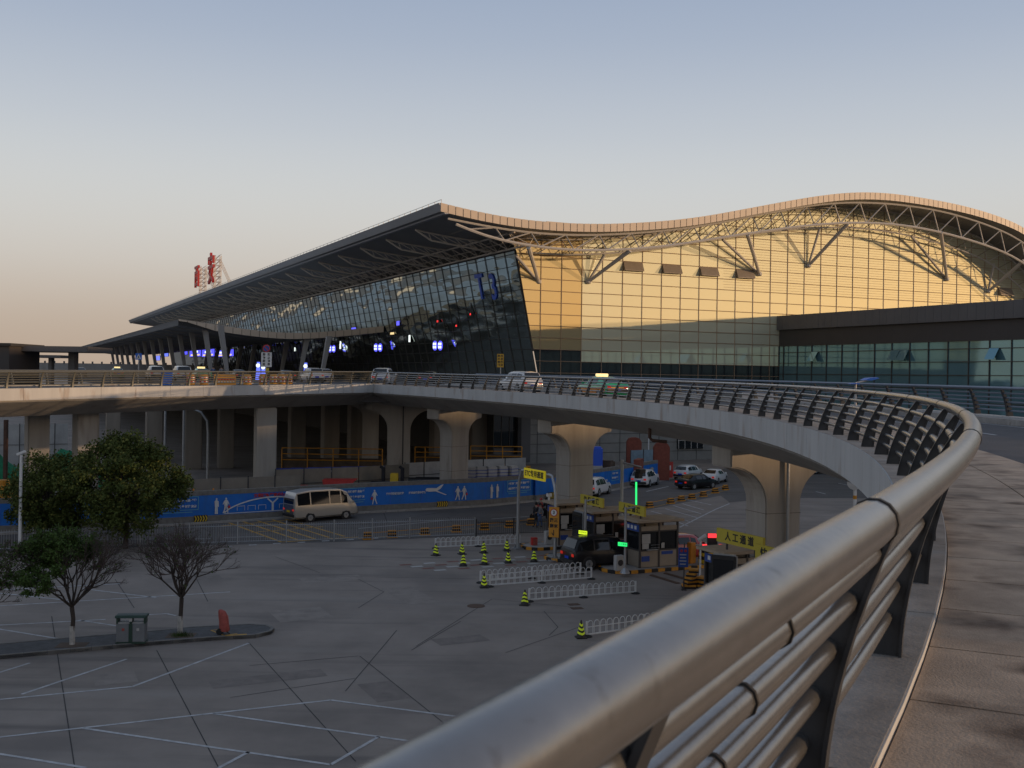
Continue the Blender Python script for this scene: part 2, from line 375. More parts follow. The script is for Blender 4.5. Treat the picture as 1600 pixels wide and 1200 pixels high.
# unseen ridge, placed and sized to block the low sun; the facade mirrors it
hb = MB(); N = 70; pr = []; hc = Vector((10, 70, 0))
for i in range(N+1):
    az = R(58 + 122*i/N); d = 300
    h = 24.0 + 1.6*math.sin(i*.33) + 1.2*math.sin(i*.9+1) + .7*math.sin(i*2.1); h *= min(1, i/4+.3)*min(1, (N-i)/6+.3)
    q = lambda dd, z: hc + Vector((math.sin(az)*dd, math.cos(az)*dd, z))
    pr.append((q(d, -1), q(d+8, h), q(d+60, h*.9), q(d+90, -1)))
hb.loft([list(q) for q in pr], closed=False, caps=False)
mat('ridge_haze', (.66, .72, .66), .95, var=.25, scale=.05)  # pale tone: distance haze put into the ridge colour
struct(hb.build('sun_block_ridge', 'ridge_haze', smooth=True))
# ------------------------------------------------------------------ terminal building
def interp(L, x):
    if x <= L[0][0]: return L[0][1]
    for (x0, y0), (x1, y1) in zip(L, L[1:]):
        if x <= x1: return y0 + (y1-y0)*(x-x0)/(x1-x0)
    return L[-1][1]
BO = -7.0
def prof(P, b): return [onB(u, v, b) for u, v in P]
def smooth_prof(L, n=120):
    a0, a1 = L[0][0], L[-1][0]; Q = [(a0+(a1-a0)*i/n, interp(L, a0+(a1-a0)*i/n)) for i in range(n+1)]
    for _ in range(10):
        z = [q[1] for q in Q]; Q = [Q[0]] + [(Q[i][0], (z[i-1]+2*z[i]+z[i+1])/4) for i in range(1, n)] + [Q[-1]]
    return Q
RT = prof([(688.7,317.5),(721,326),(757,333.7),(795,341),(840,346.5),(885,349.8),(950,351),(1000,348.5),(1025,347.3),(1063,343.5),(1100,339),(1150,329.7),(1200,320.3),(1250,311),(1300,303.5),(1337,300.6),(1370,301),(1400,303.4),(1450,311),(1500,320.5),(1550,334.5),(1600,354)], BO)
aL = RT[-1][0]; RT += [(aL+8, RT[-1][1]-4.2), (aL+16, RT[-1][1]-9.0), (aL+26, RT[-1][1]-14)]
RT = smooth_prof(RT); A0, A1 = RT[0][0], RT[-1][0]
rz_ = lambda a: interp(RT, a)
BEND = 312.0
term = thing('terminal_building', 'long airport terminal with wavy roof, gold glass side wall and blue T3 letters', 'building', ABZ(20, 40, 0))
mb = MB()
for (a, z), (a2, z2) in zip(RT, RT[1:]): mb.quad(ABZ(a, BO+.02, z), ABZ(a2, BO+.02, z2), ABZ(a2, BEND, z2), ABZ(a, BEND, z))
mb.build('roof', 'roof_panel', term)
TH = .92
mb = MB()
for (a, z), (a2, z2) in zip(RT, RT[1:]): mb.quad(ABZ(a, BO+.1, z-TH), ABZ(a2, BO+.1, z2-TH), ABZ(a2, BEND, z2-TH), ABZ(a, BEND, z-TH))
mb.build('soffit', 'soffit', term)
mb = MB(); a = A0 + .02
while a < A1-.9:
    a2 = a + .92
    mb.prism([ABZ(a, BO-.06, rz_(a)-TH), ABZ(a2-.09, BO-.06, rz_(a2-.09)-TH), ABZ(a2-.09, BO-.06, rz_(a2-.09)+.05), ABZ(a, BO-.06, rz_(a)+.05)], E2*.05)
    a = a2
mb.build('fascia', 'fascia', term)
mb = MB(); mb.poly([ABZ(a, BO+.01, z-TH) for a, z in RT] + [ABZ(a, BO+.01, z) for a, z in RT[::-1]])
mb.build('fascia_backing', 'truss_dark', term)
ze = RT[0][1]
mb = MB(); mb.prism([ABZ(A0, BO, ze+.03), ABZ(A0-.25, BO, ze+.02), ABZ(A0+.55, BO, ze-1.15), ABZ(A0+1.1, BO, ze-1.1)], E2*(BEND-BO))
mb.build('eave', 'eave_panel', term)
mb = MB(); b = BO
mb.tube([ABZ(A0+.1, BO, ze+.42), ABZ(A0+.1, BEND, ze+.42)], .03, 4)
while b < 200: mb.tube([ABZ(A0+.1, b, ze), ABZ(A0+.1, b, ze+.42)], .03, 4); b += 2
mb.build('eave_handrail', 'truss', term)
# gold curtain wall
fb_a, fb_z = onB(838, 580, 0); ft_a, ft_z = onB(805, 393, 0)
lean = (ft_a-fb_a)/(ft_z-fb_z)
fa = lambda z: fb_a + lean*(z-fb_z)
ZD = 9.8
ROW0, ROWH = EYE+.49, 1.46
def wz(a): return rz_(a) - TH - .02
W1 = A1 - 2
mb = MB(); P = [ABZ(0, 0, ROW0+ROWH), ABZ(W1, 0, ROW0+ROWH)]; n = 80
P += [ABZ(W1*(1-i/n), 0, wz(W1*(1-i/n))) for i in range(n+1)]
mb.poly(P); gw = mb.build('gold_curtain_wall', 'gold_glass', term)
cb = lambda a: .045*a                       # the corner bay stands slightly turned
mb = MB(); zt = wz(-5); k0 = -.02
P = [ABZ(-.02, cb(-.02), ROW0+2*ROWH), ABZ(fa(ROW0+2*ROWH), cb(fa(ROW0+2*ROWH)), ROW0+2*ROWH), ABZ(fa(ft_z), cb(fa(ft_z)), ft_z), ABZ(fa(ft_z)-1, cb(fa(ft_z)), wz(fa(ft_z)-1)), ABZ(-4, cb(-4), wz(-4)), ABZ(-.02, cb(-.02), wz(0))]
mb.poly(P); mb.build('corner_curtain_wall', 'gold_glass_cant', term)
mb = MB()
mb.quad(ABZ(0, .02, ZD-.6), ABZ(W1, .02, ZD-.6), ABZ(W1, .02, ROW0+ROWH), ABZ(0, .02, ROW0+ROWH))
mb.quad(ABZ(fa(ZD-.6), cb(fa(ZD))+.02, ZD-.6), ABZ(0, .02, ZD-.6), ABZ(0, .02, ROW0+2*ROWH), ABZ(fa(ROW0+2*ROWH), cb(fa(ROW0+2*ROWH))+.02, ROW0+2*ROWH))
mb.build('lower_glazing', 'low_glass', term)
mb = MB(); t = .06
for i in range(-4, int(W1/3)+1):
    a = i*3.0; z1 = wz(a); z0 = ZD-.5
    if i < 0:
        zc = fb_z + (a-fb_a)/lean if a < fb_a else z0
        z0 = max(z0, zc)
        if z0 > z1: continue
        mb.box(ABZ(a, cb(a)-.05, (z0+z1)/2), (t, .08, z1-z0), RZ)
    else: mb.box(ABZ(a, -.04, (z0+z1)/2), (t, .08, z1-z0), RZ)
for k in range(-1, 16):
    z = ROW0 + k*ROWH
    if z < wz(-1): mb.tube([ABZ(max(fa(z), A0+4), cb(fa(z))-.05, z), ABZ(0, -.04, z)], .045, 4)
    if z < wz(20) or True:
        a = 0; st = None
        while a <= W1:
            ok = z < wz(a) - .05
            if ok and st is None: st = a
            if (not ok or a+1 > W1) and st is not None:
                mb.tube([ABZ(st, -.05, z), ABZ(a, -.05, z)], .045, 4); st = None
            a += 1
mb.build('gold_wall_mullions', 'mullion', gw)
# thin horizontal bars within the upper rows
mb = MB()
for k in range(8, 15):
    for h in (.37, .74, 1.1):
        z = ROW0 + k*ROWH + h; a = 22; st = None
        while a <= W1:
            ok = z < wz(a)-.05
            if ok and st is None: st = a
            if (not ok or a+1 > W1) and st is not None: mb.tube([ABZ(st, -.012, z), ABZ(a, -.012, z)], .02, 3); st = None
            a += 1
mb.build('upper_row_lines', 'mullion', gw)
# front curtain wall (leans outward)
BF = 300.0
zt = ft_z + .1
mb = MB(); mb.quad(ABZ(fa(ZD-.5), 0, ZD-.5), ABZ(fa(ZD-.5), BF, ZD-.5), ABZ(fa(zt), BF, zt), ABZ(fa(zt), 0, zt))
fw = mb.build('front_curtain_wall', 'front_glass', term)
mb = MB(); b = 0.0
while b < 230:
    mb.tube([ABZ(fa(ZD-.5)-.06, b, ZD-.5), ABZ(fa(zt)-.06, b, zt)], .05, 4); b += 3.0
for k in range(-1, 11):
    z = ROW0 + k*ROWH
    if z < zt: mb.tube([ABZ(fa(z)-.06, 0, z), ABZ(fa(z)-.06, 260, z)], .04, 4)
mb.build('front_wall_mullions', 'mullion_dark', fw)
# longitudinal truss above the front glass and ribs under the overhang
mb = MB(); aw = fa(zt) - .5
zl = zt + .2; zu = rz_(aw) - TH - .25
mb.tube([ABZ(aw, -5, zl), ABZ(aw, 290, zl)], .13, 5); mb.tube([ABZ(aw-2, -5, zu), ABZ(aw-2, 290, zu)], .12, 5); mb.tube([ABZ(aw+1.4, -5, zu), ABZ(aw+1.4, 290, zu)], .1, 5)
b = -5.0; i = 0
while b < 190:
    mb.tube([ABZ(aw, b, zl), ABZ(aw-2, b+1.5, zu)], .07, 4, cap=False); mb.tube([ABZ(aw-2, b+1.5, zu), ABZ(aw, b+3, zl)], .07, 4, cap=False)
    mb.tube([ABZ(aw, b, zl), ABZ(aw+1.4, b+1.5, zu)], .06, 4, cap=False); b += 3.0
mb.build('eave_truss', 'truss_light', term)
b = 5.0
while b < 260:
    mb = MB(); tip = (A0+1.5, rz_(A0+1.5)-TH-.35); n = 5
    up = [ABZ(A0+1.5+(aw-2-A0-1.5)*i/n, b, rz_(A0+1.5+(aw-2-A0-1.5)*i/n)-TH-.3) for i in range(n+1)]
    lo = [ABZ(A0+1.5+(aw-A0-1.5)*(i)/n, b, tip[1]+(zl-tip[1])*min(1, .42+.58*i/n)) for i in range(1, n+1)]
    mb.tube(up, .11, 4); mb.tube([up[0], lo[0]], .12, 4); mb.tube(lo, .12, 4)
    for i in range(1, n): mb.tube([up[i], lo[i-1]], .05, 4, cap=False); mb.tube([up[i], lo[i]], .05, 4, cap=False)
    mb.build('eave_rib', 'truss_light', term); b += 11.0
# wavy side truss: two planes joined by webbing
BC = [(700,345),(711,359),(740,366),(775,375),(822,384),(856,389),(890,392),(935,392),(985,390),(1050,385),(1079,378.5),(1120,372.5),(1167,365),(1229,356),(1280,350),(1328,347),(1403,349.5),(1472,362.5),(1540,382),(1600,406)]
TC = [(687,339),(745,351),(775,357),(810,362.5),(845,366),(880,368),(925,368),(970,366.5),(1050,360),(1112,351),(1170,339),(1225,327),(1275,319.5),(1322,315),(1397,318),(1469,328.5),(1536,348),(1600,374.5)]
FB, RB = -6.4, -1.2
bc = prof(BC, FB); tcx = prof(TC, FB)
bc += [(bc[-1][0]+10, bc[-1][1]-6.0), (bc[-1][0]+18, bc[-1][1]-11)]; tcx += [(tcx[-1][0]+10, tcx[-1][1]-6), (tcx[-1][0]+18, tcx[-1][1]-11)]
bcs, tcs = smooth_prof(bc, 70), smooth_prof(tcx, 70)
lo = lambda a, b=FB: ABZ(a, b, interp(bcs, a)); hi = lambda a, b=FB: ABZ(a, b, min(interp(tcs, a), rz_(a)-TH-.12))
def truss_plane(b, name, m, a0, r, dia):
    mb = MB(); a1 = bcs[-1][0]-.5
    n = 60; mb.tube([lo(a0+(a1-a0)*i/n, b) for i in range(n+1)], r, 6); mb.tube([hi(a0-1+(a1-a0+1)*i/n, b) for i in range(n+1)], r*.8, 6)
    a = a0 + 1.5
    while a < a1-4.6:
        mb.tube([lo(a, b), hi(a+3.4, b)], dia, 4, cap=False); mb.tube([hi(a+3.4, b), lo(a+4.6, b)], dia, 4, cap=False); a += 4.6
    return mb.build(name, m, term)
truss_plane(FB, 'side_truss', 'truss', bcs[0][0]+1, .17, .085)
truss_plane(RB, 'rear_truss', 'truss', fa(zt)+1, .12, .06)
mb = MB(); a = bcs[0][0]+2.5
while a < bcs[-1][0]-4:
    mb.tube([lo(a, RB), hi(a+1.2, FB)], .05, 4, cap=False); a += 4.6
mb.build('truss_web', 'truss_dark', term)
for (fu, fv), (u1, v1), (u2, v2) in (((842,440),(826,386),(806,399)),((920,440),(985,391),(945,398)),((1187,428),(1168,366),(1129,374)),((1264,415),(1325,349),(1281,356)),((1480,436),(1470,363),(1424,369)),((1545,455),(1600,407),(1553,412))):
    a, z = onB(fu, fv, -.25); foot = ABZ(a, -.2, z)
    a1_, z1_ = onB(u1, v1, FB); a2_, z2_ = onB(u2, v2, RB)
    mb = MB(); mb.tube([foot, ABZ(a1_, FB, z1_)], [.22, .28], 8); mb.tube([foot+E2*.06, ABZ(a2_, RB, z2_)], [.16, .2], 8); mb.lathe(foot - Vector((0, 0, .3)), [(.2, 0), (.38, .15), (.38, .45), (.2, .6)], 8)
    mb.build('v_strut', 'truss', term, smooth=True)
def awning(i, k, mname='mullion', w=2.9, plane=None):
    z1 = ROW0 + (k+1)*ROWH - .08; z0 = z1 - 1.25; a = i*3.0+.05
    mb = MB(); p = ABZ(a, -.08, z1); q = ABZ(a+w, -.08, z1); p2 = ABZ(a-.12, -.75, z0+.12); q2 = ABZ(a+w-.12, -.75, z0+.12)
    n = Vector((0, 0, .05)); mb.prism([p, q, q2, p2], n)
    mb.poly([p, p2, ABZ(a, -.06, z0+.1)]); mb.poly([q, q2, ABZ(a+w, -.06, z0+.1)])
    return mb
for i in (2, 4, 6, 8, 25, 27):
    k = round((onB(984, 408, 0)[1] - ROW0)/ROWH) - 1 if i < 10 else round((onB(1566, 449, 0)[1]-ROW0)/ROWH) - 1
    awning(i, k).build('awning_window', 'booth', term)
# T3 letters
for ch, uu, hgt in (('T', 747.5, 4.6), ('3', 767, 4.6)):
    vv = 450; zz = None
    zc = EYE + (587-450)/F*137
    bb, zz = onA(uu, vv, fa(zc)-.5)
    m = frame(ABZ(fa(zz)-.11, bb, zz), -E2, Vector((0, 0, 1))) @ Matrix.Rotation(-math.atan(lean), 4, 'X')
    t_ = text(ch, hgt*1.05, .05, .05); t_.xf(m @ Matrix.Diagonal((.84, 1, 1, 1))); t_.build('letter', 'letter_blue', term)
a, z = onB(903, 352, 0)
mb = MB(); mb.box(ABZ(a, 4, z+.42), (6.2, 3, .35), RZ); mb.box(ABZ(a, 4, z+.1), (5.4, 2.4, .6), RZ); mb.build('roof_vent', 'fascia', term)
# lower storey below the departure level
mb = MB(); mb.box(ABZ(9, .35, 4.6), (33, .5, 9.2), RZ); mb.build('lower_wall', 'tile_wall', term)
mb = MB()
for i in range(0, 11): mb.box(ABZ(-6+i*3, .09, 4.6), (.05, .06, 9.2), RZ)
for k in range(1, 8): mb.box(ABZ(9, .085, k*1.2), (33, .05, .04), RZ)
mb.build('tile_joints', 'dark_wall', term)
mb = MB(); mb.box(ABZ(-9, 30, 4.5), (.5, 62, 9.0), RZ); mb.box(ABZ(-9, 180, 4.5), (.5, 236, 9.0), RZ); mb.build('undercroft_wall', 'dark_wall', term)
a0_, _ = onB(1030, 690, 0); a1_, _ = onB(1084, 690, 0)
mb = MB(); mb.box(ABZ((a0_+a1_)/2, .05, 5.6), (a1_-a0_, .5, 3.8), RZ); mb.build('garage_fascia', 'panel_grey', term)
mb = MB(); mb.box(ABZ((a0_+a1_)/2+2.2, -.02, 2.6), (4.2, .3, 2.2), RZ); gd = mb.build('garage_glazing', 'low_glass', term)
mb = MB()
for i in range(5): mb.box(ABZ((a0_+a1_)/2+.2+i, -.2, 2.6), (.07, .1, 2.2), RZ)
mb.box(ABZ((a0_+a1_)/2+2.2, -.2, 2.6), (4.2, .1, .07), RZ); mb.build('garage_frame', 'truss', gd)
mb = MB(); mb.box(ABZ(-9.5, 2.5, 4.7), (5, 5, 9.0), RZ); mb.build('corner_block', 'panel_grey', term)
a0_, _ = onB(769, 690, 0); a1_, _ = onB(806, 690, 0)
mb = MB(); mb.box(ABZ((a0_+a1_)/2, -.2, 7.6), (a1_-a0_, .3, 2.4), RZ); mb.build('teal_glazing', 'teal_glass', term)
mb = MB(); mb.box(ABZ((a0_+a1_)/2, -.2, 4.2), (a1_-a0_, .3, 4.2), RZ); mb.build('undercroft_glazing', 'low_glass', term)
mb = MB()
for i in range(4): mb.box(ABZ(a0_+(a1_-a0_)*i/3, -.4, 5.4), (.07, .08, 6.8), RZ)
for z in (4.2, 6.3, 7.6): mb.box(ABZ((a0_+a1_)/2, -.4, z), (a1_-a0_, .07, .06), RZ)
mb.build('undercroft_frame', 'mullion_dark', term)
# ------------------------------------------------------------------ annex wing
AX = 31.5
ann = thing('annex_wing', 'low dark wing with grey panel band and teal ribbon windows beside the gold wall', 'building', ABZ(AX+10, -30, 0))
zA, zB, zC, zD, zE, zF, zG = [EYE+q for q in (8.95, 7.0, 4.74, 3.84, 2.37, .85, -.65)]
def face_box(mb, b0, b1, z0, z1, off, th=.3): mb.box(ABZ(AX+off+th/2, (b0+b1)/2, (z0+z1)/2), (th, abs(b1-b0), z1-z0), RZ)
mb = MB(); mb.box(ABZ(AX+22, -35, 8.2), (41, 69.5, 16.4), RZ); mb.box(ABZ(AX+22.3, -35, zA-.3), (43.8, 69.6, .4), RZ); mb.build('wall', 'dark_wall', ann)
mb = MB(); b = -.1
while b > -70: 
    face_box(mb, b, b-1.18, zB, zA, -.35); b -= 1.2
mb.build('grey_band', 'panel_grey', ann)
mb = MB(); face_box(mb, -.1, -70, zC, zB-.01, .12, .5); mb.build('brown_band', 'panel_brown', ann)
mb = MB(); mb.quad(ABZ(AX+.2, -.1, 3), ABZ(AX+.2, -70, 3), ABZ(AX+.2, -70, zC), ABZ(AX+.2, -.1, zC)); rw = mb.build('ribbon_window', 'teal_glass', ann)
mb = MB(); bs = [onA(u, 560, AX)[0] for u in (1215.5,1223,1244.5,1267,1290,1314,1339,1365,1392,1420,1449,1479.5,1512,1544.5,1579)]
step = bs[-2]-bs[-1]
while bs[-1] > -66: bs.append(bs[-1]-step)
for b in bs: mb.box(ABZ(AX+.15, b, (3+zC)/2), (.14, .1, zC-3), RZ)
for z in (zC, zD, zE, zF, zG, zG-1.6, zG-3.2): mb.box(ABZ(AX+.15, -35, z), (.15, 69.8, .09), RZ)
mb.build('window_frame', 'mullion_dark', rw)
for u0, u1 in ((1267, 1277), (1392, 1405), (1406, 1419), (1545, 1560)):
    b0 = onA(u0, 560, AX)[0]; b1 = onA(u1, 560, AX)[0]
    mb = MB(); p, q = ABZ(AX+.05, b0, zD-.05), ABZ(AX+.05, b1, zD-.05); p2, q2 = ABZ(AX-.75, b0, zE+.2), ABZ(AX-.75, b1, zE+.2)
    mb.prism([p, q, q2, p2], (0, 0, .05)); mb.build('awning_window', 'teal_glass', ann)
# ------------------------------------------------------------------ roof letters
for ch, uu, v0, v1, lab in (('西', 308, 453, 415, 'smaller red roof sign character on scaffolding, left of the pair'), ('安', 330, 449, 397, 'taller red roof sign character on scaffolding, right of the pair')):
    aa = -12.0; bb, zc = onA(uu, (v0+v1)/2, aa); Yc = ABZ(aa, bb, 0).y; h = (v0-v1)/F*Yc
    base = ABZ(aa, bb, rz_(aa)); z0 = zc-h/2
    rs = thing('roof_sign', lab, 'roof sign', base, RZ, 'red letters on the roof')
    t_ = text(ch, h*.98, .3, .12); t_.xf(frame(ABZ(aa, bb, zc), -E2)); t_.build('letter', 'red', rs)
    mb = MB()
    for db in (-1.6, 0, 1.6):
        for da in (1.0, 2.6):
            p = ABZ(aa+da, bb+db, 0); mb.tube([Vector((p.x, p.y, rz_(aa+da)-.2)), Vector((p.x, p.y, z0+h*.95))], .09, 4)
        for k in range(6):
            z = z0 + h*k/6
            mb.tube([ABZ(aa+1, bb+db, z), ABZ(aa+2.6, bb+db, z+h/6)], .06, 4, cap=False); mb.tube([ABZ(aa+1, bb+db, z), ABZ(aa+2.6, bb+db, z)], .06, 4, cap=False)
        mb.tube([ABZ(aa+2.6, bb+db, z0+h*.8), ABZ(aa+9, bb+db, rz_(aa+9))], .09, 4)
    for k in range(1, 7): mb.tube([ABZ(aa+1, bb-1.6, z0+h*k/6.3), ABZ(aa+1, bb+1.6, z0+h*k/6.3)], .06, 4, cap=False)
    mb.build('scaffold', 'truss', rs)
# ------------------------------------------------------------------ kerbside canopy
BC0 = 53.6
CT = prof([(279,499),(300,502),(335,507),(373,513.5),(412,518.5),(445,521),(477,521),(515,518.5),(552,515),(580,512),(600,510)], BC0)
CT = smooth_prof(CT, 30)
can = thing('departure_canopy', 'long curved kerbside canopy on leaning columns in front of the terminal glass', 'canopy', ABZ(-25, 60, ZD))
zcan = lambda a: interp(CT, a)
tk = .95
mb = MB()
for (a, z), (a2, z2) in zip(CT, CT[1:]):
    mb.quad(ABZ(a, BC0, z), ABZ(a2, BC0, z2), ABZ(a2, 290, z2), ABZ(a, 290, z))
    mb.quad(ABZ(a, BC0, z-tk), ABZ(a2, BC0, z2-tk), ABZ(a2, 290, z2-tk), ABZ(a, 290, z-tk))
mb.quad(ABZ(CT[0][0], BC0, CT[0][1]), ABZ(CT[0][0], 290, CT[0][1]), ABZ(CT[0][0]+.8, 290, CT[0][1]-tk+.2), ABZ(CT[0][0]+.8, BC0, CT[0][1]-tk+.2))
mb.build('roof', 'eave_panel', can)
mb = MB(); n = len(CT)
L = CT[-1][0]-CT[0][0]; k = 24
for i in range(k):
    a, a2 = CT[0][0]+L*i/k+.04, CT[0][0]+L*(i+1)/k-.04
    tt = tk*min(1, .25+i/4); mb.prism([ABZ(a, BC0-.05, zcan(a)+.05), ABZ(a2, BC0-.05, zcan(a2)+.05), ABZ(a2, BC0-.05, zcan(a2)-tt), ABZ(a, BC0-.05, zcan(a)-tk*min(1, .25+max(0, i-1)/4))], E2*.1)
mb.build('fascia', 'fascia', can)
mb = MB(); mb.poly([ABZ(a, BC0+.08, z) for a, z in CT] + [ABZ(a, BC0+.08, z-tk) for a, z in CT[::-1]]); mb.build('end_plate', 'dark_wall', can)
ac = -36.0; b0 = onA(357, 560, ac)[0]; b1 = onA(332, 560, ac)[0]; st = (b1-b0)
for i in range(14):
    b = b0 + st*i
    if b > 288: break
    mb = MB(); zt_ = zcan(ac-2.2)-tk+.1
    mb.loft([[ABZ(ac+x, b+y, ZD) for x, y in ((-.25,-.25),(.25,-.25),(.25,.25),(-.25,.25))], [ABZ(ac-1.2+x, b+y, zt_) for x, y in ((-.42,-.35),(.42,-.35),(.42,.35),(-.42,.35))]])
    mb.build('column', 'girder', can, bevel=.05)
    if i < 9:
        mb = MB(); aa = -22; zt_ = zcan(aa+1)-tk+.1
        mb.loft([[ABZ(aa+x, b+y, ZD) for x, y in ((-.25,-.25),(.25,-.25),(.25,.25),(-.25,.25))], [ABZ(aa+1.2+x, b+y, zt_) for x, y in ((-.42,-.35),(.42,-.35),(.42,.35),(-.42,.35))]])
        mb.build('column', 'girder', can, bevel=.05)
mb = MB(); b = BC0+6
while b < 270:
    mb.tube([ABZ(a, b, z-tk-.05) for a, z in CT[::5]], .06, 4); b += 12
mb.build('soffit_rib', 'truss', can)
# lit boards under the canopy
def lit(name, p, w, h, m, label, cat, xd=None, group=None, inner=None, th=.25):
    xd = -E2 if xd is None else xd
    o = thing(name, label, cat, (p.x, p.y, ZD), 0, group)
    fr = frame(p, xd); mb = MB(); mb.box((0, .03+th/2, 0), (w+.12, th, h+.12)); mb.xf(fr); mb.build('housing', 'black', o)
    mb = MB(); mb.box((0, 0, 0), (w, .05, h)); mb.xf(fr); mb.build('screen', m, o)
    for (dx, dz, ww, hh, m2) in (inner or []):
        mb = MB(); mb.box((dx, -.04, dz), (ww, .03, hh)); mb.xf(fr); mb.build('lit_text', m2, o)
    # hanger
    mb = MB(); mb.box((-w*.3, .1, h/2+.8), (.08, .08, 1.6)); mb.box((w*.3, .1, h/2+.8), (.08, .08, 1.6)); mb.xf(fr); mb.build('hanger', 'dark_metal', o)
    return o
XB = -15.5
def lit_px(u0, u1, v0, v1, **k):
    ba, za = onA(u0, v0, XB); bb_, zb = onA(u1, v1, XB); bm_, zm = onA((u0+u1)/2, (v0+v1)/2, XB)
    return ABZ(XB, (ba+bb_)/2, zm), abs(ba-bb_), abs(onA((u0+u1)/2, v0, XB)[1]-onA((u0+u1)/2, v1, XB)[1])
for j, (u0, u1, v0, v1, m, lab) in enumerate(((337,365,547,557,'led_blue','nearest wide blue departures screen under the canopy'),(316,335,546,557,'led_blue','second wide blue departures screen under the canopy'),(297,314,546,557,'led_blue','blue departures screen with two text lines, third from the right end'),
        (285,293,545,554,'led_blue','small bright blue screen high between the columns'),(255,263,551,557,'led_blue_soft','small pale blue screen near the crossing sign'),(244,250,556,563,'led_blue_soft','farthest small pale blue screen under the canopy'))):
    p, w, h = lit_px(u0, u1, v0, v1)
    inn = [(0, -h*.28, w*.8, h*.22, 'led_warm'), (0, h*.15, w*.5, h*.3, 'led_white')] if j < 3 else []
    lit('departures_screen', p, w, h, m, lab, 'screen', group='blue screens under the canopy', inner=inn)
for (u, v, lab) in ((519, 545, 'left blue and white oval lamp sign before the dark glass'), (591, 543, 'middle blue and white oval lamp sign before the dark glass'), (684, 540, 'right blue and white oval lamp sign before the dark glass')):
    aa = fa(EYE+4)-1.4; b, z = onA(u, v, aa); p = ABZ(aa, b, z)
    o = thing('lit_sign', lab, 'lit sign', (p.x, p.y, ZD), 0, 'lit ovals before the front glass')
    for dx in (-.42, .42):
        mb = MB(); fr = frame(p, -E2+E1*.6); mb.lathe((0, 0, 0), [(.05, -.1), (.75, -.08), (.75, .08), (.05, .1)], 14); mb.xf(fr @ Matrix.Translation((dx*1.15, 0, 0)) @ Matrix.Rotation(R(90), 4, 'X') @ Matrix.Diagonal((.52, .95, 1, 1))); mb.build('face', 'led_blue', o)
        mb = MB()
        for sx_ in (-1, 1):
            for sz in (-1, 1): mb.box((dx*1.15+sx_*.16, -.12, sz*.24), (.22, .05, .36))
        mb.xf(fr); mb.build('lit_text', 'led_white', o)
    mb = MB(); mb.tube([p+Vector((0, 0, .5)), p+Vector((0, 0, 4.5))], .05, 5); mb.build('hanger', 'dark_metal', o)
for (u, v, w_, h_, m, lab) in ((640, 529, .7, 1.1, 'led_white', 'tall white lit panel behind the front glass'), (532, 537, .9, 2.0, 'led_white', 'white lit panel between canopy edge and dark glass'), (461, 543, .9, 1.6, 'led_white', 'small white lit panel deep under the canopy'), (613, 521, 1.8, .35, 'led_warm', 'pale lit text strip above the oval lamps'), (622, 505, 1.3, .7, 'led_blue', 'small blue lit panel high on the front glass'), (684, 502, .6, .3, 'led_red', 'small red light on the front glass'), (735, 491, .3, .25, 'led_red', 'tiny red light on the glass below the T3 letters'), (713, 509, .4, .25, 'led_red', 'tiny red light low on the dark glass'), (553, 512, 3.0, .5, 'led_blue', 'thin blue light strip above the canopy end')):
    aa = fa(EYE+(587-v)/F*150)-.35; b, z = onA(u, v, aa); p = ABZ(aa, b, z)
    lit('lit_sign', p, w_, h_, m, lab, 'light', th=.08)

for (u, v, lab) in ((404, 571, 'blue and white lit pylon left of the round no stopping sign'), (412, 574, 'blue and white lit pylon just behind the round no stopping sign'), (478, 572, 'blue and white lit pylon under the middle of the canopy')):
    p = on(u, v, 150); o = thing('lit_pylon', lab, 'lit sign', (p.x, p.y, ZD), 0, 'lit pylons under the canopy'); mb = MB(); mb.loft([[Vector((p.x+dx*w, p.y+dy*.2, z)) for dx, dy in ((-1,-1),(1,-1),(1,1),(-1,1))] for z, w in ((ZD, .36), (ZD+2.5, .16))]); mb.build('case', 'led_blue_soft', o)
    mb = MB(); mb.lathe((0, 0, 0), [(.05, 0), (.28, .0), (.28, .04), (.05, .04)], 12); mb.xf(Matrix.Translation((p.x, p.y-.24, p.z)) @ Matrix.Rotation(R(90), 4, 'X')); mb.build('lit_disc', 'led_white', o)
# ------------------------------------------------------------------ viaduct: curved ramp
PP = (0.0708, 1.2223, 29.9748, -0.8758, 0.1158, 0.1479, -0.3842, 0.4385, 0.0977)
def heading(s):
    s = max(-6, min(s, 112)); return R(PP[2] + PP[3]*s + PP[4]*s*s/100 + PP[5]*s**3/1e4)
RS = .25; S0, S1 = -9.0, 109.0
tab = {}
def integ():
    x, y = PP[0], PP[1]; s = 0.0; tab[0] = (x, y)
    i = 0
    while s < S1+2: h = heading(s+RS/2); x += math.sin(h)*RS; y += math.cos(h)*RS; s += RS; i += 1; tab[i] = (x, y)
    x, y = PP[0], PP[1]; s = 0.0; i = 0
    while s > S0-2: h = heading(s-RS/2); x -= math.sin(h)*RS; y -= math.cos(h)*RS; s -= RS; i -= 1; tab[i] = (x, y)
integ()
def rp(s, off=0.0, dz=0.0):
    """point on the ramp: s along the rail, off to the right of it, dz from the rail height"""
    i = math.floor(s/RS); t = s/RS-i; a, b = tab[i], tab[i+1]
    h = heading(s); hz = PP[6] + PP[7]*s/100 + PP[8]*s*s/1e4 - .009*max(0, 1-s)
    return Vector((a[0]+(b[0]-a[0])*t + math.cos(h)*off, a[1]+(b[1]-a[1])*t - math.sin(h)*off, EYE + hz + dz))
def dirv(s): h = heading(s); return Vector((math.sin(h), math.cos(h), 0)), Vector((math.cos(h), -math.sin(h), 0))
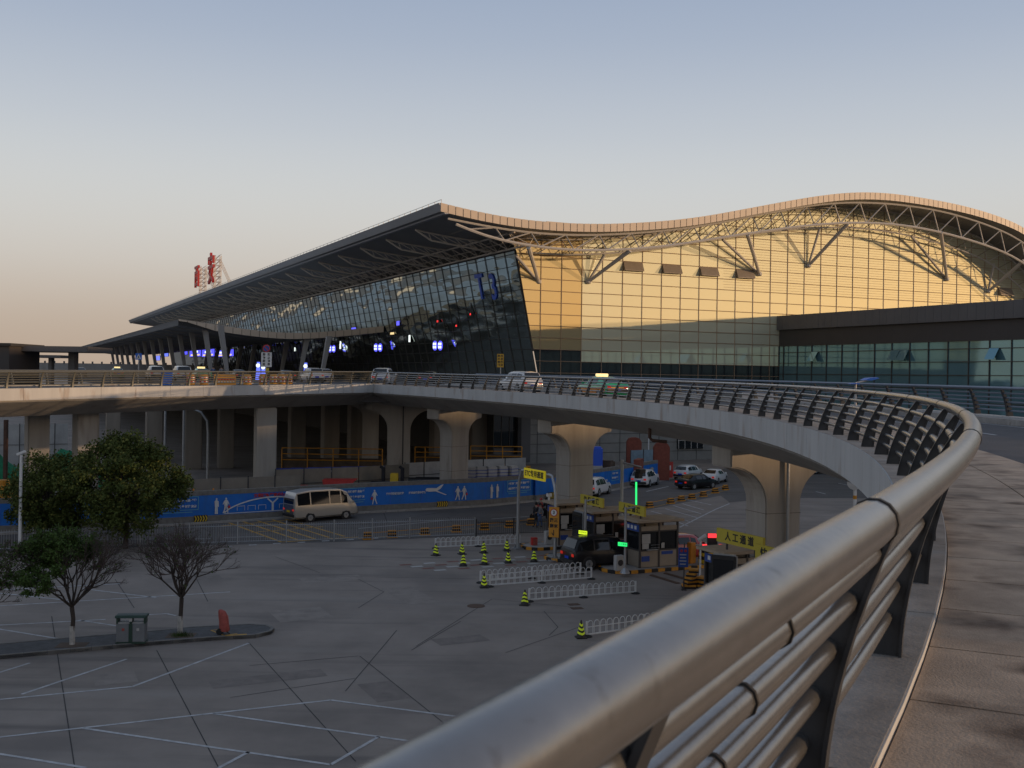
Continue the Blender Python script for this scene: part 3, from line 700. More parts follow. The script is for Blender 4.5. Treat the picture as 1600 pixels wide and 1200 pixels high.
# left ramp as a polyline with the same kind of section, running from the left frame edge to the apex
LP = []
for u, Y in ((-300, 62.0), (-150, 65.5), (0, 70.0), (100, 74.0), (200, 78.5), (300, 83.0), (400, 88.0), (480, 92.5), (560, 97.5), (590, 100.0)):
    p = ux(u, Y, 0); LP.append((p.x, p.y))
def spline(L, n):
    out = []
    for i in range(len(L)-1):
        p0, p1, p2, p3 = L[max(i-1, 0)], L[i], L[i+1], L[min(i+2, len(L)-1)]
        for k in range(n):
            t = k/n; out.append(tuple(.5*((2*p1[d]) + (-p0[d]+p2[d])*t + (2*p0[d]-5*p1[d]+4*p2[d]-p3[d])*t*t + (-p0[d]+3*p1[d]-3*p2[d]+p3[d])*t**3) for d in range(2)))
    return out + [L[-1]]
LQ = spline(LP, 8)
la = [0.0]
for a, b in zip(LQ, LQ[1:]): la.append(la[-1] + math.hypot(b[0]-a[0], b[1]-a[1]))
LLEN = la[-1]
def lp(s, off=0.0, dz=0.0):
    s = max(0, min(s, LLEN-1e-6)); i = 0
    while la[i+1] < s: i += 1
    t = (s-la[i])/(la[i+1]-la[i]); a, b = LQ[i], LQ[i+1]
    d = Vector((b[0]-a[0], b[1]-a[1], 0)).normalized(); n = Vector((-d.y, d.x, 0))       # to the left of travel = away from camera
    Y = a[1]+(b[1]-a[1])*t; hz = -.19 + (Y-70)/28*.40
    p = Vector((a[0]+(b[0]-a[0])*t, Y, EYE+hz+dz)); return p + n*off
def sweep(mb, fn, s0, s1, prof, step=1.0, closed=True):
    n = max(2, int((s1-s0)/step)); mb.loft([[fn(s0+(s1-s0)*i/n, o_, z) for o_, z in prof] for i in range(n+1)], closed=closed); return mb
def piece_sweep(mb, fn, s0, s1, prof, L=3.0, gap=.02):
    s = s0
    while s < s1: sweep(mb, fn, s, min(s+L-gap, s1), prof, .75); s += L
BZ = -1.09
RAMP_W = 10.0
def bridge(fn, s0, s1, name, label, sgn_road=True):
    v = thing(name, label, 'flyover', fn((s0+s1)/2, 3, -9))
    mb = MB(); piece_sweep(mb, fn, s0, s1, [(-.66, BZ-.80), (-.66, BZ), (-.18, BZ), (-.18, BZ-.30), (-.45, BZ-.30), (-.45, BZ-.80)]); mb.build('parapet', 'parapet', v)
    mb = MB(); piece_sweep(mb, fn, s0, s1, [(-.64, BZ+.002), (-.64, BZ+.006), (-.19, BZ+.006), (-.19, BZ+.002)]); mb.build('ledge', 'ledge', v)
    mb = MB(); piece_sweep(mb, fn, s0, s1, [(RAMP_W-.02, BZ-.32), (RAMP_W-.02, BZ), (RAMP_W+.55, BZ), (RAMP_W+.55, BZ-.80), (RAMP_W+.4, BZ-.80), (RAMP_W+.4, BZ-.32)]); mb.build('parapet', 'parapet', v)
    mb = MB(); sweep(mb, fn, s0, s1, [(-.44, BZ-.31), (-.44, BZ-.86), (-.50, BZ-.92), (1.9, BZ-2.0), (8.1, BZ-2.0), (RAMP_W+.42, BZ-.92), (RAMP_W+.38, BZ-.86), (RAMP_W+.38, BZ-.33)]); mb.build('girder', 'girder', v)
    return v
fly = bridge(rp, S0, S1, 'curved_flyover', 'curved concrete flyover ramp sweeping from the viewer to the terminal')
lfly = bridge(lp, 0, LLEN, 'straight_flyover', 'long pale flyover deck at the left with rust stained parapet')
# carriageways and walkway
mb = MB(); sweep(mb, rp, S0, S1, [(2.12, BZ-.30), (2.12, BZ-.26), (9.2, BZ-.26), (9.2, BZ-.30)], 1.0); struct(mb.build('ramp_road', 'asphalt_ramp'))
mb = MB(); s = S0
while s < 60:
    for o0, o1 in ((-.172, .90), (.92, 1.92)): sweep(mb, rp, s, s+1.08, [(o0, BZ-.3), (o0, BZ-.035), (o1, BZ-.035), (o1, BZ-.3)], .55)
    s += 1.1
sweep(mb, rp, 60, S1, [(-.172, BZ-.3), (-.172, BZ-.035), (1.92, BZ-.035), (1.92, BZ-.3)], 1)
struct(mb.build('walkway', 'walk'))
mb = MB(); sweep(mb, rp, S0, S1, [(-.17, BZ-.3), (-.17, BZ-.05), (1.9, BZ-.05), (1.9, BZ-.3)], .5); piece_sweep(mb, rp, S0, S1, [(1.93, BZ-.3), (1.93, BZ-.09), (2.1, BZ-.11), (2.11, BZ-.3)], 1.0, .01)
piece_sweep(mb, rp, S0, S1, [(9.21, BZ-.3), (9.22, BZ-.035), (9.97, BZ-.035), (9.97, BZ-.3)], 2.0, .01)
struct(mb.build('ramp_kerb', 'kerb'))
mb = MB(); sweep(mb, rp, S0, S1, [(8.85, BZ-.256), (8.97, BZ-.256)], .5, closed=False)
s = S0
while s < S1-4: sweep(mb, rp, s, s+3.5, [(5.6, BZ-.256), (5.72, BZ-.256)], .5, closed=False); s += 7
struct(mb.build('ramp_lane_lines', 'line_white'))
mb = MB(); sweep(mb, lp, 0, LLEN, [(0, BZ-.3), (0, BZ-.12), (9.98, BZ-.12), (9.98, BZ-.3)], 1); struct(mb.build('left_ramp_road', 'asphalt_ramp'))
mb = MB(); sweep(mb, lp, 0, LLEN-6, [(1.2, BZ-.116), (1.35, BZ-.116)], 1, closed=False); sweep(mb, lp, 0, LLEN-6, [(8.8, BZ-.116), (8.95, BZ-.116)], 1, closed=False); struct(mb.build('left_ramp_lines', 'line_yellow'))
# departures deck in front of the terminal
outer = rp(104, RAMP_W, 0); ox = Vector((outer.x, outer.y, 0)) - O
apx = Vector((lp(LLEN, 0).x, lp(LLEN, 0).y, 0)) - O; lf = Vector((lp(LLEN-10, 10).x, lp(LLEN-10, 10).y, 0)) - O
ab = lambda q: (q.dot(E1), q.dot(E2))
poly = [(-50, 322), (-7.2, 322), (-7.2, 1.5), (-3, -2.5), ab(ox), (ab(apx)[0]+1.0, ab(apx)[1]-1.5), ab(lf), (-50, -6)]
mb = MB(); mb.prism([ABZ(a, b, 9.74) for a, b in poly], (0, 0, -1.5)); struct(mb.build('departures_deck', 'asphalt_ramp'), 'raised departures road deck', 'road')
mb = MB(); 
for a in (-42, -38.5): mb.poly([ABZ(a, -5, 9.745), ABZ(a+.15, -5, 9.745), ABZ(a+.15, 300, 9.745), ABZ(a, 300, 9.745)])
struct(mb.build('deck_lines', 'line_white'))
# ------------------------------------------------------------------ railings
TS = (.20, .37, .54, .71, .88)
def railing(fn, s0, s1, name, label, sp, post_m, rail_m, inward=1.0, off0=0.0, lean=.46, first=None, dia=.083, ns=10, ds=.4, joints=False, plate=.19, rough_m=None):
    o = thing(name, label, 'railing', fn((s0+s1)/2, off0, BZ))
    curve = lambda t: -.28*(1-(1-min(1, t/1.09))**1.8)*inward            # inner edge of the post at depth t below the handrail
    wid = lambda t: .05 + plate*(t/1.09)**.8
    tub = lambda t: curve(t) - inward*wid(t)*.45
    n = int((s1-s0)/ds); mb = MB(); mb.tube([fn(s0+(s1-s0)*i/n, off0, 0) for i in range(n+1)], .062, 14 if joints else 8); mb.build('handrail', rail_m, o, smooth=True)
    for t in TS:
        mb = MB(); mb.tube([fn(s0+(s1-s0)*i/n, off0+tub(t), -t) for i in range(n+1)], dia/2*(.95), 10 if joints else 6); mb.build('rail', rail_m if rough_m is None else rough_m, o, smooth=True)
    if joints:
        s = 1.85 - 4.4*3
        while s < s1-.3:
            if s > s0+.1:
                mb = MB(); mb.tube([fn(s-.012, off0, 0), fn(s+.012, off0, 0)], .066, 14); mb.build('joint_ring', 'rubber', o, smooth=True)
                if s < 13:
                    for j, t in enumerate(TS):
                        ss = s - .5 - .02*j; mb = MB(); mb.tube([fn(ss-.006, off0+tub(t), -t), fn(ss+.006, off0+tub(t), -t)], .045, 10); mb.build('joint_ring', 'rubber', o, smooth=True)
            s += 4.4
    s = s0 + (.4 if first is None else first-s0)
    k = 0
    while s < s1:
        if s > s0:
            mb = MB(); ts = [.02 + 1.08*i/ns for i in range(ns+1)]; wt_, ft_ = (.011, .035) if joints else (.05, .065)
            for h0, e0, e1 in ((wt_, .01, None), (ft_, -.006, .010)):
                mb.loft([[fn(s-h0, off0+curve(t)-inward*e0, -t), fn(s+h0, off0+curve(t)-inward*e0, -t), fn(s+h0, off0+curve(t)-inward*(wid(t) if e1 is None else e1), -t), fn(s-h0, off0+curve(t)-inward*(wid(t) if e1 is None else e1), -t)] for t in ts])
            mb.loft([[fn(s-.03, off0+curve(t)-inward*wid(t), -t), fn(s+.03, off0+curve(t)-inward*wid(t), -t), fn(s+.03, off0+curve(t)-inward*(wid(t)+.01), -t), fn(s-.03, off0+curve(t)-inward*(wid(t)+.01), -t)] for t in ts])
            mb.build('post', post_m, o)
            k += 1
            if k >= 100: break
        s += sp
    return o
railing(rp, -5.2, 104.5, 'inner_railing', 'steel railing with thick handrail curving from the foreground along the ramp edge', 2.2, 'post_grey', 'rail_steel', first=.42-4.4, joints=True, ds=.33)
railing(rp, 8.0, 103, 'outer_railing', 'blue grey railing on the far side of the curved ramp before the terminal', 2.2, 'post_grey', 'rail_blue', inward=-1, off0=RAMP_W+.05)
railing(lp, 1.0, LLEN-.6, 'left_railing', 'olive grey railing along the near edge of the left flyover', 2.5, 'post_olive', 'post_olive', inward=-1, off0=.05, ds=1.0, plate=.18)
railing(lp, 0, LLEN-12, 'far_railing', 'olive railing along the far edge of the left flyover', 2.5, 'post_olive', 'post_olive', inward=1, off0=RAMP_W-.05, ds=1.0, plate=.18)
# ------------------------------------------------------------------ piers
mat('rust_pipe', (.08, .04, .025), .8, var=.3)
def pier(s, fn, parent, cw=1.9, off=5.0, th=1.5, capw=6.4, arch=True, rzo=0.0, foot=0.0):
    p = fn(s, off, 0); ztop = fn(s, off, BZ-2.0).z + .05
    q = fn(s, off+.5, 0) - p; x = q.normalized(); x = Matrix.Rotation(rzo, 3, 'Z') @ x; y = Vector((-x.y, x.x, 0))
    mb = MB(); L = []
    if arch:
        r = (capw-cw)/2; zc = ztop - 1.0 - r*.9
        L = [(cw/2, foot), (cw/2, zc)] + [(cw/2 + r*(1-math.cos(t)), zc + r*.9*math.sin(t)) for t in [R(90)*i/8 for i in range(1, 9)]] + [(capw/2+.0, ztop)]
        pts = [(w, z) for w, z in L] + [(-w, z) for w, z in L[::-1]]
    else: pts = [(cw/2, foot), (cw/2, ztop), (-cw/2, ztop), (-cw/2, foot)]
    b = Vector((p.x, p.y, 0))
    mb.prism([b + x*w - y*th/2 + Vector((0, 0, z)) for w, z in pts], y*th)
    pr_ = mb.build('pier', 'pier', parent, bevel=.06); mb = MB()
    for k in range(1, 3): mb.box(b + Vector((0, 0, 2.2*k)), (cw+.012, th+.012, .03), M3=Matrix((x, y, Vector((0, 0, 1)))).transposed())
    mb.build('formwork_joint', 'patch_dark', pr_)
def near_s(u, Yr):
    best = min((abs((rp(s, 5).x/rp(s, 5).y*F+800) - u), s) for s in [i*.5 for i in range(20, 200)] if abs(rp(s, 5).y-Yr) < 9); return best[1]
sC, sB, sA = near_s(1183, 43), near_s(901, 72), near_s(712, 92)
pier(sC, rp, fly, cw=2.0, capw=6.0, th=1.7, rzo=R(12)); pier(sB, rp, fly, cw=2.3, capw=5.9, th=1.6, rzo=R(14)); pier(sA, rp, fly, cw=2.3, capw=5.8, rzo=R(20))
pier(max(sC-26, 2), rp, fly, cw=2.0, capw=5.6)
mb = MB()
b = rp(sC, 5.35, BZ-2); y = dirv(sC)[0]
mb.tube([b - y*.95 + Vector((0, 0, 0)), Vector((b.x, b.y, 0)) - y*.95], .08, 8); mb.build('drain_pipe', 'galv', fly)
mb = MB(); q = rp(sC+6, .8, BZ-1.45); mb.tube([q+Vector((0,0,.25)), q+Vector((0,0,-.55)), q+Vector((.15,.0,-.7)), q+Vector((.9,-.2,-.75))], .09, 8); mb.build('drain_pipe', 'rust_pipe', fly)
def spier(u, Y, w, th, zt, parent, rz=RZ, m='pier'):
    p = ux(u, Y); mb = MB(); mb.box((p.x, p.y, zt/2), (w, th, zt), rz); mb.build('pier', m, parent, bevel=.08)
spier(132, 80, 1.6, 1.6, 7.65, lfly, R(35)); spier(56, 79, 1.5, 1.5, 7.65, lfly, R(35)); spier(413, 92, 1.75, 1.75, 7.8, lfly, R(20))
dk = thing('deck_substructure', 'rows of shade-toned concrete piers and arched caps under the departures deck', 'bridge piers', ABZ(-30, 0, 0))
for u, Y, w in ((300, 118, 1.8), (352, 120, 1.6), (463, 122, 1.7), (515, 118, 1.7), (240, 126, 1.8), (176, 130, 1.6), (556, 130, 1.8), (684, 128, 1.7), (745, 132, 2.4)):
    spier(u, Y, w, w, 8.3, dk, m='pier_shaded')
for u, Y, cw, capw, rr in ((622, 104, 2.2, 6.4, R(8)), (578, 112, 1.7, 4.0, R(8))):
    p = ux(u, Y); mb = MB(); x = Vector((math.cos(rr), math.sin(rr), 0)); y = Vector((-x.y, x.x, 0)); r = (capw-cw)/2; zc = 8.3-.9-r*.95
    L = [(cw/2, 0), (cw/2, zc)] + [(cw/2+r*(1-math.cos(R(90)*i/8)), zc+r*.95*math.sin(R(90)*i/8)) for i in range(1, 9)] + [(capw/2, 8.3)]
    pts = L + [(-w, z) for w, z in L[::-1]]; b = Vector((p.x, p.y, 0))
    mb.prism([b+x*w-y*.8+Vector((0, 0, z)) for w, z in pts], y*1.6); mb.build('pier', 'pier', dk, bevel=.06)
p = ux(635, 103); mb = MB(); mb.tube([Vector((p.x-.3, p.y-.9, 8.2)), Vector((p.x-.3, p.y-.9, 0))], .07, 6); mb.build('drain_pipe', 'dark_metal', dk)
# ------------------------------------------------------------------ blue hoarding on its low wall
HL = [gp(u, v) for u, v in ((-60, 838), (0, 835), (145, 828), (290, 820), (430, 811), (560, 802), (660, 796.5), (760, 791), (840, 783))]
HR = [gp(u, v) for u, v in ((838, 784), (885, 778), (930, 771), (980, 762), (1029, 752))]
def wall_strip(mb, L, z0, z1, th, off=0.0):
    for a, b in zip(L, L[1:]):
        d = (b-a).normalized(); n = Vector((-d.y, d.x, 0)); a2, b2 = a+n*off, b+n*off
        mb.prism([a2+Vector((0,0,z0)), b2+Vector((0,0,z0)), b2+Vector((0,0,z1)), a2+Vector((0,0,z1))], n*th)
def along(L, u):
    """point and direction on the polyline where image column u meets it"""
    r = ray(u, 700)
    for a, b in zip(L, L[1:]):
        d = b-a; den = d.x - r.x/r.y*d.y
        if abs(den) < 1e-9: continue
        t = (r.x/r.y*a.y - a.x)/den
        if -.02 <= t <= 1.02: return a + d*t, d.normalized()
    return L[-1], (L[-1]-L[-2]).normalized()
def hoarding(L, label, z1=2.0):
    o = thing('blue_hoarding', label, 'hoarding', L[len(L)//2])
    mb = MB(); wall_strip(mb, L, 0, .55, .3, 0); mb.build('base_wall', 'kerb_old', o)
    mb = MB(); wall_strip(mb, L, .55, z1, .06, .1); mb.build('panel', 'hoarding_blue', o)
    mb = MB()
    for a, b in zip(L, L[1:]):
        k = max(1, round((b-a).length/2.4)); dd = (b-a)/k; nn = Vector((-dd.y, dd.x, 0)).normalized()
        for i in range(k): mb.box(a+dd*i+nn*.095+Vector((0, 0, (.55+z1)/2)), (.03, .02, z1-.56), math.atan2(dd.y, dd.x))
    mb.build('panel_seams', 'letter_blue', o)
    mb = MB(); wall_strip(mb, L, z1, z1+.32, .3, .08); mb.build('coping', 'kerb_old', o)
    return o
hl = hoarding(HL, 'long blue roadside hoarding with white travellers, aeroplane and slogan panels')
hr = hoarding(HR, 'shorter blue hoarding right of the middle pier beside the red brick posts', 1.9)
mb = MB(); d_ = .55
wall_strip(mb, [p + Vector((.02, -.35, 0)) for p in HL], 0, .14, .3); wall_strip(mb, [p + Vector((.02, -.35, 0)) for p in HR], 0, .14, .3); struct(mb.build('road_kerb', 'kerb'))
def disc(mb, x, z, rx, rz, y=-.04, n=12):
    mb.poly([Vector((x + rx*math.cos(2*math.pi*i/n), y, z + rz*math.sin(2*math.pi*i/n))) for i in range(n)])
def bar(mb, p, q, w, y=-.04):
    p = Vector((p[0], y, p[1])); q = Vector((q[0], y, q[1])); d = (q-p).normalized(); n = Vector((-d.z, 0, d.x))*w/2; mb.quad(p-n, q-n, q+n, p+n)
def paste(mb, L, u, z, o, m, name='graphic'):
    p, d = along(L, u); nrm = Vector((-d.y, d.x, 0)); fr = frame(p + nrm*.09 + Vector((0, 0, z)), d); mb.xf(fr); return mb.build(name, m, o)
def pict(kind, L, u, o, h=1.15, z=.62):
    mb = MB(); k = h
    walk = kind in ('walk', 'bag', 'rwalk'); f = -1 if kind == 'rwalk' else 1
    disc(mb, .01*f, .93*k, .055*k, .065*k)
    mb.poly([Vector((x*f*k, -.04, y*k)) for x, y in ((-.10,.50),(-.12,.75),(-.07,.86),(.07,.86),(.12,.74),(.10,.5),(.08,.42),(-.08,.42))])
    if walk:
        bar(mb, (.03*f*k, .48*k), (.10*f*k, .24*k), .09*k); bar(mb, (.10*f*k, .25*k), (.13*f*k, .01*k), .065*k); bar(mb, (-.03*f*k, .48*k), (-.08*f*k, .25*k), .09*k); bar(mb, (-.08*f*k, .26*k), (-.18*f*k, .03*k), .065*k)
        bar(mb, (.09*f*k, .8*k), (.2*f*k, .56*k), .05*k); bar(mb, (-.09*f*k, .8*k), (-.19*f*k, .58*k), .05*k)
    else:
        bar(mb, (.045*k, .45*k), (.05*k, .01*k), .085*k); bar(mb, (-.045*k, .45*k), (-.05*k, .01*k), .085*k); bar(mb, (.11*k, .8*k), (.13*k, .45*k), .05*k); bar(mb, (-.11*k, .8*k), (-.07*k, .62*k), .05*k)
    paste(mb, L, u, z, o, 'white_paint')
    if kind in ('bag', 'rwalk'):
        mb = MB(); mb.poly([Vector((x*k, -.045, y*k)) for x, y in ((.12*f,.33),(.28*f,.33),(.26*f,.5),(.15*f,.5))]); paste(mb, L, u, z, o, 'red')
for kind, u in (('stand', 340), ('bag', 355), ('rwalk', 587), ('walk', 717), ('bag', 727), ('stand', 770), ('stand', 779), ('stand', 851.5)): pict(kind, HL, u, hl)
mb = MB()            # aeroplane
mb.poly([Vector((x*1.5, -.04, y*1.5)) for x, y in ((-.55,.16),(-.48,.24),(-.2,.24),(.1,.22),(.42,.40),(.52,.40),(.34,.18),(.1,.05),(-.3,.04),(-.52,.08))]); mb.poly([Vector((x*1.5, -.045, y*1.5)) for x, y in ((-.1,.1),(.1,.1),(.72,-.16),(.62,-.17))])
paste(mb, HL, 681, 1.35, hl, 'white_paint')
def words(u0, L, o, cols=6, size=.185, pairs=None, z=1.45, sub=True):
    p, d = along(L, u0); nrm = Vector((-d.y, d.x, 0)); W_ = cols*.42
    fr = frame(p+nrm*.085+d*W_/2+Vector((0, 0, z)), d)
    mb = MB()
    for x0, z0, x1, z1 in ((-W_/2-.1,.5,W_/2+.1,.5),(-W_/2-.1,-.42,W_/2+.1,-.42),(-W_/2-.1,-.42,-W_/2-.1,.5),(W_/2+.1,-.42,W_/2+.1,.5)): bar(mb, (x0, z0), (x1, z1), .05)
    if sub: bar(mb, (-W_/2, -.58), (W_/2-.3, -.58), .05)
    mb.xf(fr); mb.build('frame_lines', 'teal_line', o)
    for i, w in enumerate(pairs):
        t_ = text(w, size, .004, .012); t_.xf(fr @ Matrix.Translation(((i % cols - (cols-1)/2)*.42, -.03, .24 if i < cols else -.18))); t_.build('lettering', 'white_paint', o)
mat('teal_line', (.12, .35, .45), .5, var=0)
VAL = ['富强', '民主', '文明', '和谐', '自由', '平等', '公正', '法治', '爱国', '敬业', '诚信', '友善']
words(529, HL, hl, pairs=VAL); words(796, HL, hl, pairs=VAL); words(252, HL, hl, pairs=VAL)
for u, s_ in ((619, '建设国际航空枢纽'), (654, '打造丝路空中走廊')):
    t_ = text(s_, .19, .004, .008); p, d = along(HL, u); t_.xf(frame(p+Vector((-d.y, d.x, 0))*.06+Vector((0, 0, 1.38)), d)); t_.build('lettering', 'white_paint', hl)
t_ = text('文明旅客平安出行', .30, .004, .012); p, d = along(HL, 423); t_.xf(frame(p+Vector((-d.y, d.x, 0))*.06+Vector((0, 0, 1.78)), d)); t_.build('lettering', 'red', hl)
mb = MB()            # outline of an arched hall
P_ = [(-3.6+.36*i, .10+.95*math.sin(max(0, min(1, i/20))*math.pi)**.7) for i in range(21)]
for a, b in zip(P_, P_[1:]): bar(mb, a, b, .09)
bar(mb, (-3.6, .02), (3.6, .02), .05); bar(mb, (-3.6, .02), (-3.6, .2), .05)
for i in range(-3, 4):
    if i: bar(mb, (i*.8-.28, .5), (i*.8+.28, .5), .03); bar(mb, (i*.8-.28, .5), (i*.8-.28, .18), .03); bar(mb, (i*.8+.28, .5), (i*.8+.28, .18), .03)
bar(mb, (0, .05), (0, .6), .16); bar(mb, (0, .6), (.4, .95), .1); bar(mb, (0, .6), (-.4, .95), .1)
paste(mb, HL, 428, .6, hl, 'white_paint')
for i, (u, lab) in enumerate(((315, 'left'), (692, 'middle'), (861, 'right'))): pass
for u, L in ((315, HL), (692, HL)):
    p, d = along(L, u); o = thing('chevron_board', 'yellow and black chevron board on the low wall ' + ('left of the van' if u < 400 else 'below the white aeroplane'), 'road sign', p, 0, 'chevron boards on the low wall')
    fr = frame(p - Vector((-d.y, d.x, 0))*.06, d); mb = MB(); mb.box((0, .02, .38), (.95, .04, .48)); mb.xf(fr); mb.build('board', 'black', o)
    mb = MB()
    for k in range(5):
        x = -.42+k*.19; bar(mb, (x, .59), (x+.11, .38), .075, -.008); bar(mb, (x+.11, .385), (x, .17), .075, -.008)
    mb.xf(fr); mb.build('chevrons', 'yellow', o)
p, d = along(HR, 861); o = thing('chevron_board', 'yellow and black hatched board at the foot of the middle pier', 'road sign', p, 0, 'chevron boards on the low wall')
fr = frame(p-Vector((-d.y, d.x, 0))*.3, d); mb = MB(); mb.box((0, .02, .42), (1.3, .04, .6)); mb.xf(fr); mb.build('board', 'black', o); mb = MB()
for k in range(7): bar(mb, (-.6+k*.18, .16), (-.45+k*.18, .68), .07, -.008)
mb.xf(fr); mb.build('chevrons', 'yellow', o)
pict('walk', HR, 935, hr, .9); words(958, HR, hr, cols=3, pairs=VAL[:6], z=1.35, sub=False)
t_ = text('美丽空港', .32, .004, .02); p, d = along(HR, 946); t_.xf(frame(p+Vector((-d.y, d.x, 0))*.06+Vector((0, 0, .95)), d)); t_.build('lettering', 'white_paint', hr)
mb = MB()
for k in range(5): 
    bar(mb, (-.7+k*.35, .0), (-.7+k*.35, .5+.45*math.sin((k+.6)*.7)), .2)
disc(mb, 0, .72, .5, .25); paste(mb, HR, 1020, .62, hr, 'dirty_white')
# ------------------------------------------------------------------ construction site behind it
def fence_panels(name, label, P, h, m, post='dark_metal', step=2.4):
    o = thing(name, label, 'hoarding', P[0]); mb = MB(); mp = MB()
    for a, b in zip(P, P[1:]):
        L = (b-a).length; n = max(1, round(L/step)); d = (b-a)/n; nn = Vector((-d.y, d.x, 0)).normalized()
        for i in range(n):
            p, q = a+d*i+d*.02, a+d*(i+1)-d*.02
            mb.prism([p, q, q+Vector((0, 0, h)), p+Vector((0, 0, h))], nn*.04)
            mp.box(a+d*i+Vector((0, 0, h/2+.05))-nn*.03, (.07, .07, h+.1))
        mp.tube([a-nn*.04+Vector((0,0,h*.5)), b-nn*.04+Vector((0,0,h*.5))], .025, 4)
    mb.build('panel', m, o); mp.build('post', post, o); return o
mat('site_white', (.33, .33, .32), .6, var=.2, scale=.6)
mat('site_tan', (.20, .175, .14), .7, var=.2, scale=.6)
def row(us, Y0, Y1): return [ux(u, Y0+(Y1-Y0)*i/(len(us)-1)) for i, u in enumerate(us)]
fence_panels('site_fence', 'tan construction fence panels behind the blue hoarding at the left', row((160, 300, 470), 79, 88), 2.35, 'site_tan')
fence_panels('site_fence', 'pale construction fence panels between the left pier and the flared pier', row((430, 560, 640), 91, 99), 2.5, 'site_tan')
fence_panels('site_fence', 'white construction fence panels behind the flared pier', row((632, 720, 822), 101, 110), 2.4, 'site_white')
mat('banner_blue', (.03, .06, .30), .6, var=.25, scale=2); mat('banner_red', (.35, .04, .12), .6, var=.25, scale=2)
for i, u in enumerate((443, 468, 493, 519, 545, 570, 594)):
    Y = 93+.9*i; p = ux(u, Y); o = thing('banner', 'blue and red slogan banner above the site fence, ' + ['leftmost beside the pier', 'second from the left', 'third from the left', 'middle of the row', 'third from the right', 'second from the right', 'rightmost below the arch'][i], 'banner', (p.x, p.y, 0), 0, 'banners on the site fence')
    zb = 10.8-(736-i*1.2+ -584)*Y/F+.0
    zb = EYE - ((737-i*1.0) - 584)*Y/F
    mb = MB(); mb.box((p.x, p.y, zb), (1.45, .04, .5), .15); mb.build('cloth', 'banner_blue', o)
    mb = MB(); mb.box((p.x, p.y-.03, zb-.1), (1.3, .02, .16), .15); mb.build('stripe', 'banner_red' if i % 3 else 'white_paint', o)
    mb = MB()
    for dx in (-.7, .7): mb.box((p.x+dx, p.y+.04, zb/2), (.05, .05, zb), .15)
    mb.build('pole', 'dark_metal', o)
for lab, us, Y, z0, z1 in (('yellow guard rail on the raised site floor behind the banners', (440, 480, 520, 560, 597), 108, 2.0, 3.2), ('yellow guard rail right of the flared pier', (735, 760, 785, 815), 118, 1.9, 3.0), ('yellow guard rail left of the flared pier', (648, 664, 690), 115, 1.9, 3.0)):
    o = thing('guard_rail', lab, 'railing', ux(us[0], Y)); mb = MB()
    P = [ux(u, Y) for u in us]
    for p in P: mb.tube([p, p+Vector((0, 0, z1))], .06, 5)
    mb.build('posts', 'safety_orange', o); mb = MB()
    for z in (z0, (z0+z1)/2, z1): mb.tube([p+Vector((0, 0, z)) for p in P], .05, 5)
    mb.build('rails', 'safety_orange', o); mb = MB(); mb.box((P[0]+P[-1])/2+Vector((0, 1.5, z0/2)), ((P[-1]-P[0]).length, 2.8, z0)); mb.build('floor', 'earth', o)
def blob(name, label, cat, p, sz, m, n=7, seed=1, group=None, extra=None):
    rn = random.Random(seed); o = thing(name, label, cat, p, 0, group)
    for k in range(n):
        mb = MB(); s = rn.uniform(.35, .7); mb.box((p.x+rn.uniform(-.5, .5)*sz[0], p.y+rn.uniform(-.5, .5)*sz[1], sz[2]*s*.5+rn.uniform(0, .2)*sz[2]), (sz[0]*rn.uniform(.2, .5), sz[1]*rn.uniform(.3, .6), sz[2]*s), rn.uniform(0, 3)); mb.build('piece', m if not extra or k % 3 else extra, o, bevel=.02)
    return o
blob('site_clutter', 'heap of red tools and boxes behind the blue hoarding near the big tree', 'site clutter', ux(312, 80), (2.2, 1, 1.5), 'faded_red', 6, 3, 'site clutter', 'cloth_dark')
blob('site_clutter', 'dark heap of machine parts right of the left pier', 'site clutter', ux(440, 90), (2.0, 1, 1.6), 'cloth_dark', 6, 4, 'site clutter')
blob('site_clutter', 'dark heap of tools between the pier and the red skip', 'site clutter', ux(465, 91), (1.8, 1, 1.6), 'cloth_dark', 6, 5, 'site clutter', 'faded_red')
blob('site_clutter', 'low red crates at the foot of the left pier', 'site clutter', ux(378, 82), (2.4, .8, 1.3), 'red', 5, 6, 'site clutter')
blob('site_clutter', 'orange scaffolding material stacked right of the flared pier', 'site clutter', ux(800, 112), (3.4, 1.5, 2.6), 'safety_orange', 8, 7, 'site clutter', 'site_tan')
for u, Y, lab in ((302, 82, 'orange traffic cone by the tan fence panels, left one'), (333, 82.5, 'orange traffic cone by the tan fence panels, right one')):
    p = ux(u, Y, .75); o = thing('site_cone', lab, 'traffic cone', p, 0, 'orange cones on the site'); mb = MB(); mb.lathe(p, [(.28, 0), (.24, .08), (.06, 1.0), (.03, 1.02)], 10); mb.build('cone', 'orange', o); mb = MB(); mb.box(p+Vector((0, 0, -.36)), (.6, .6, .74)); mb.build('block', 'kerb_old', o)
p = ux(525, 91); o = thing('site_skip', 'red tipping skip with slanted sides behind the hoarding', 'skip', p)
mb = MB(); mb.prism([p+Vector((-1.0, 0, .6)), p+Vector((.5, 0, .6)), p+Vector((1.7, 0, 1.75)), p+Vector((-1.2, 0, 1.7))], (0, 1.2, 0)); mb.build('bucket', 'red', o); mb = MB(); mb.box(p+Vector((-.3, .6, .3)), (1.6, 1.1, .6)); mb.build('frame', 'black', o)
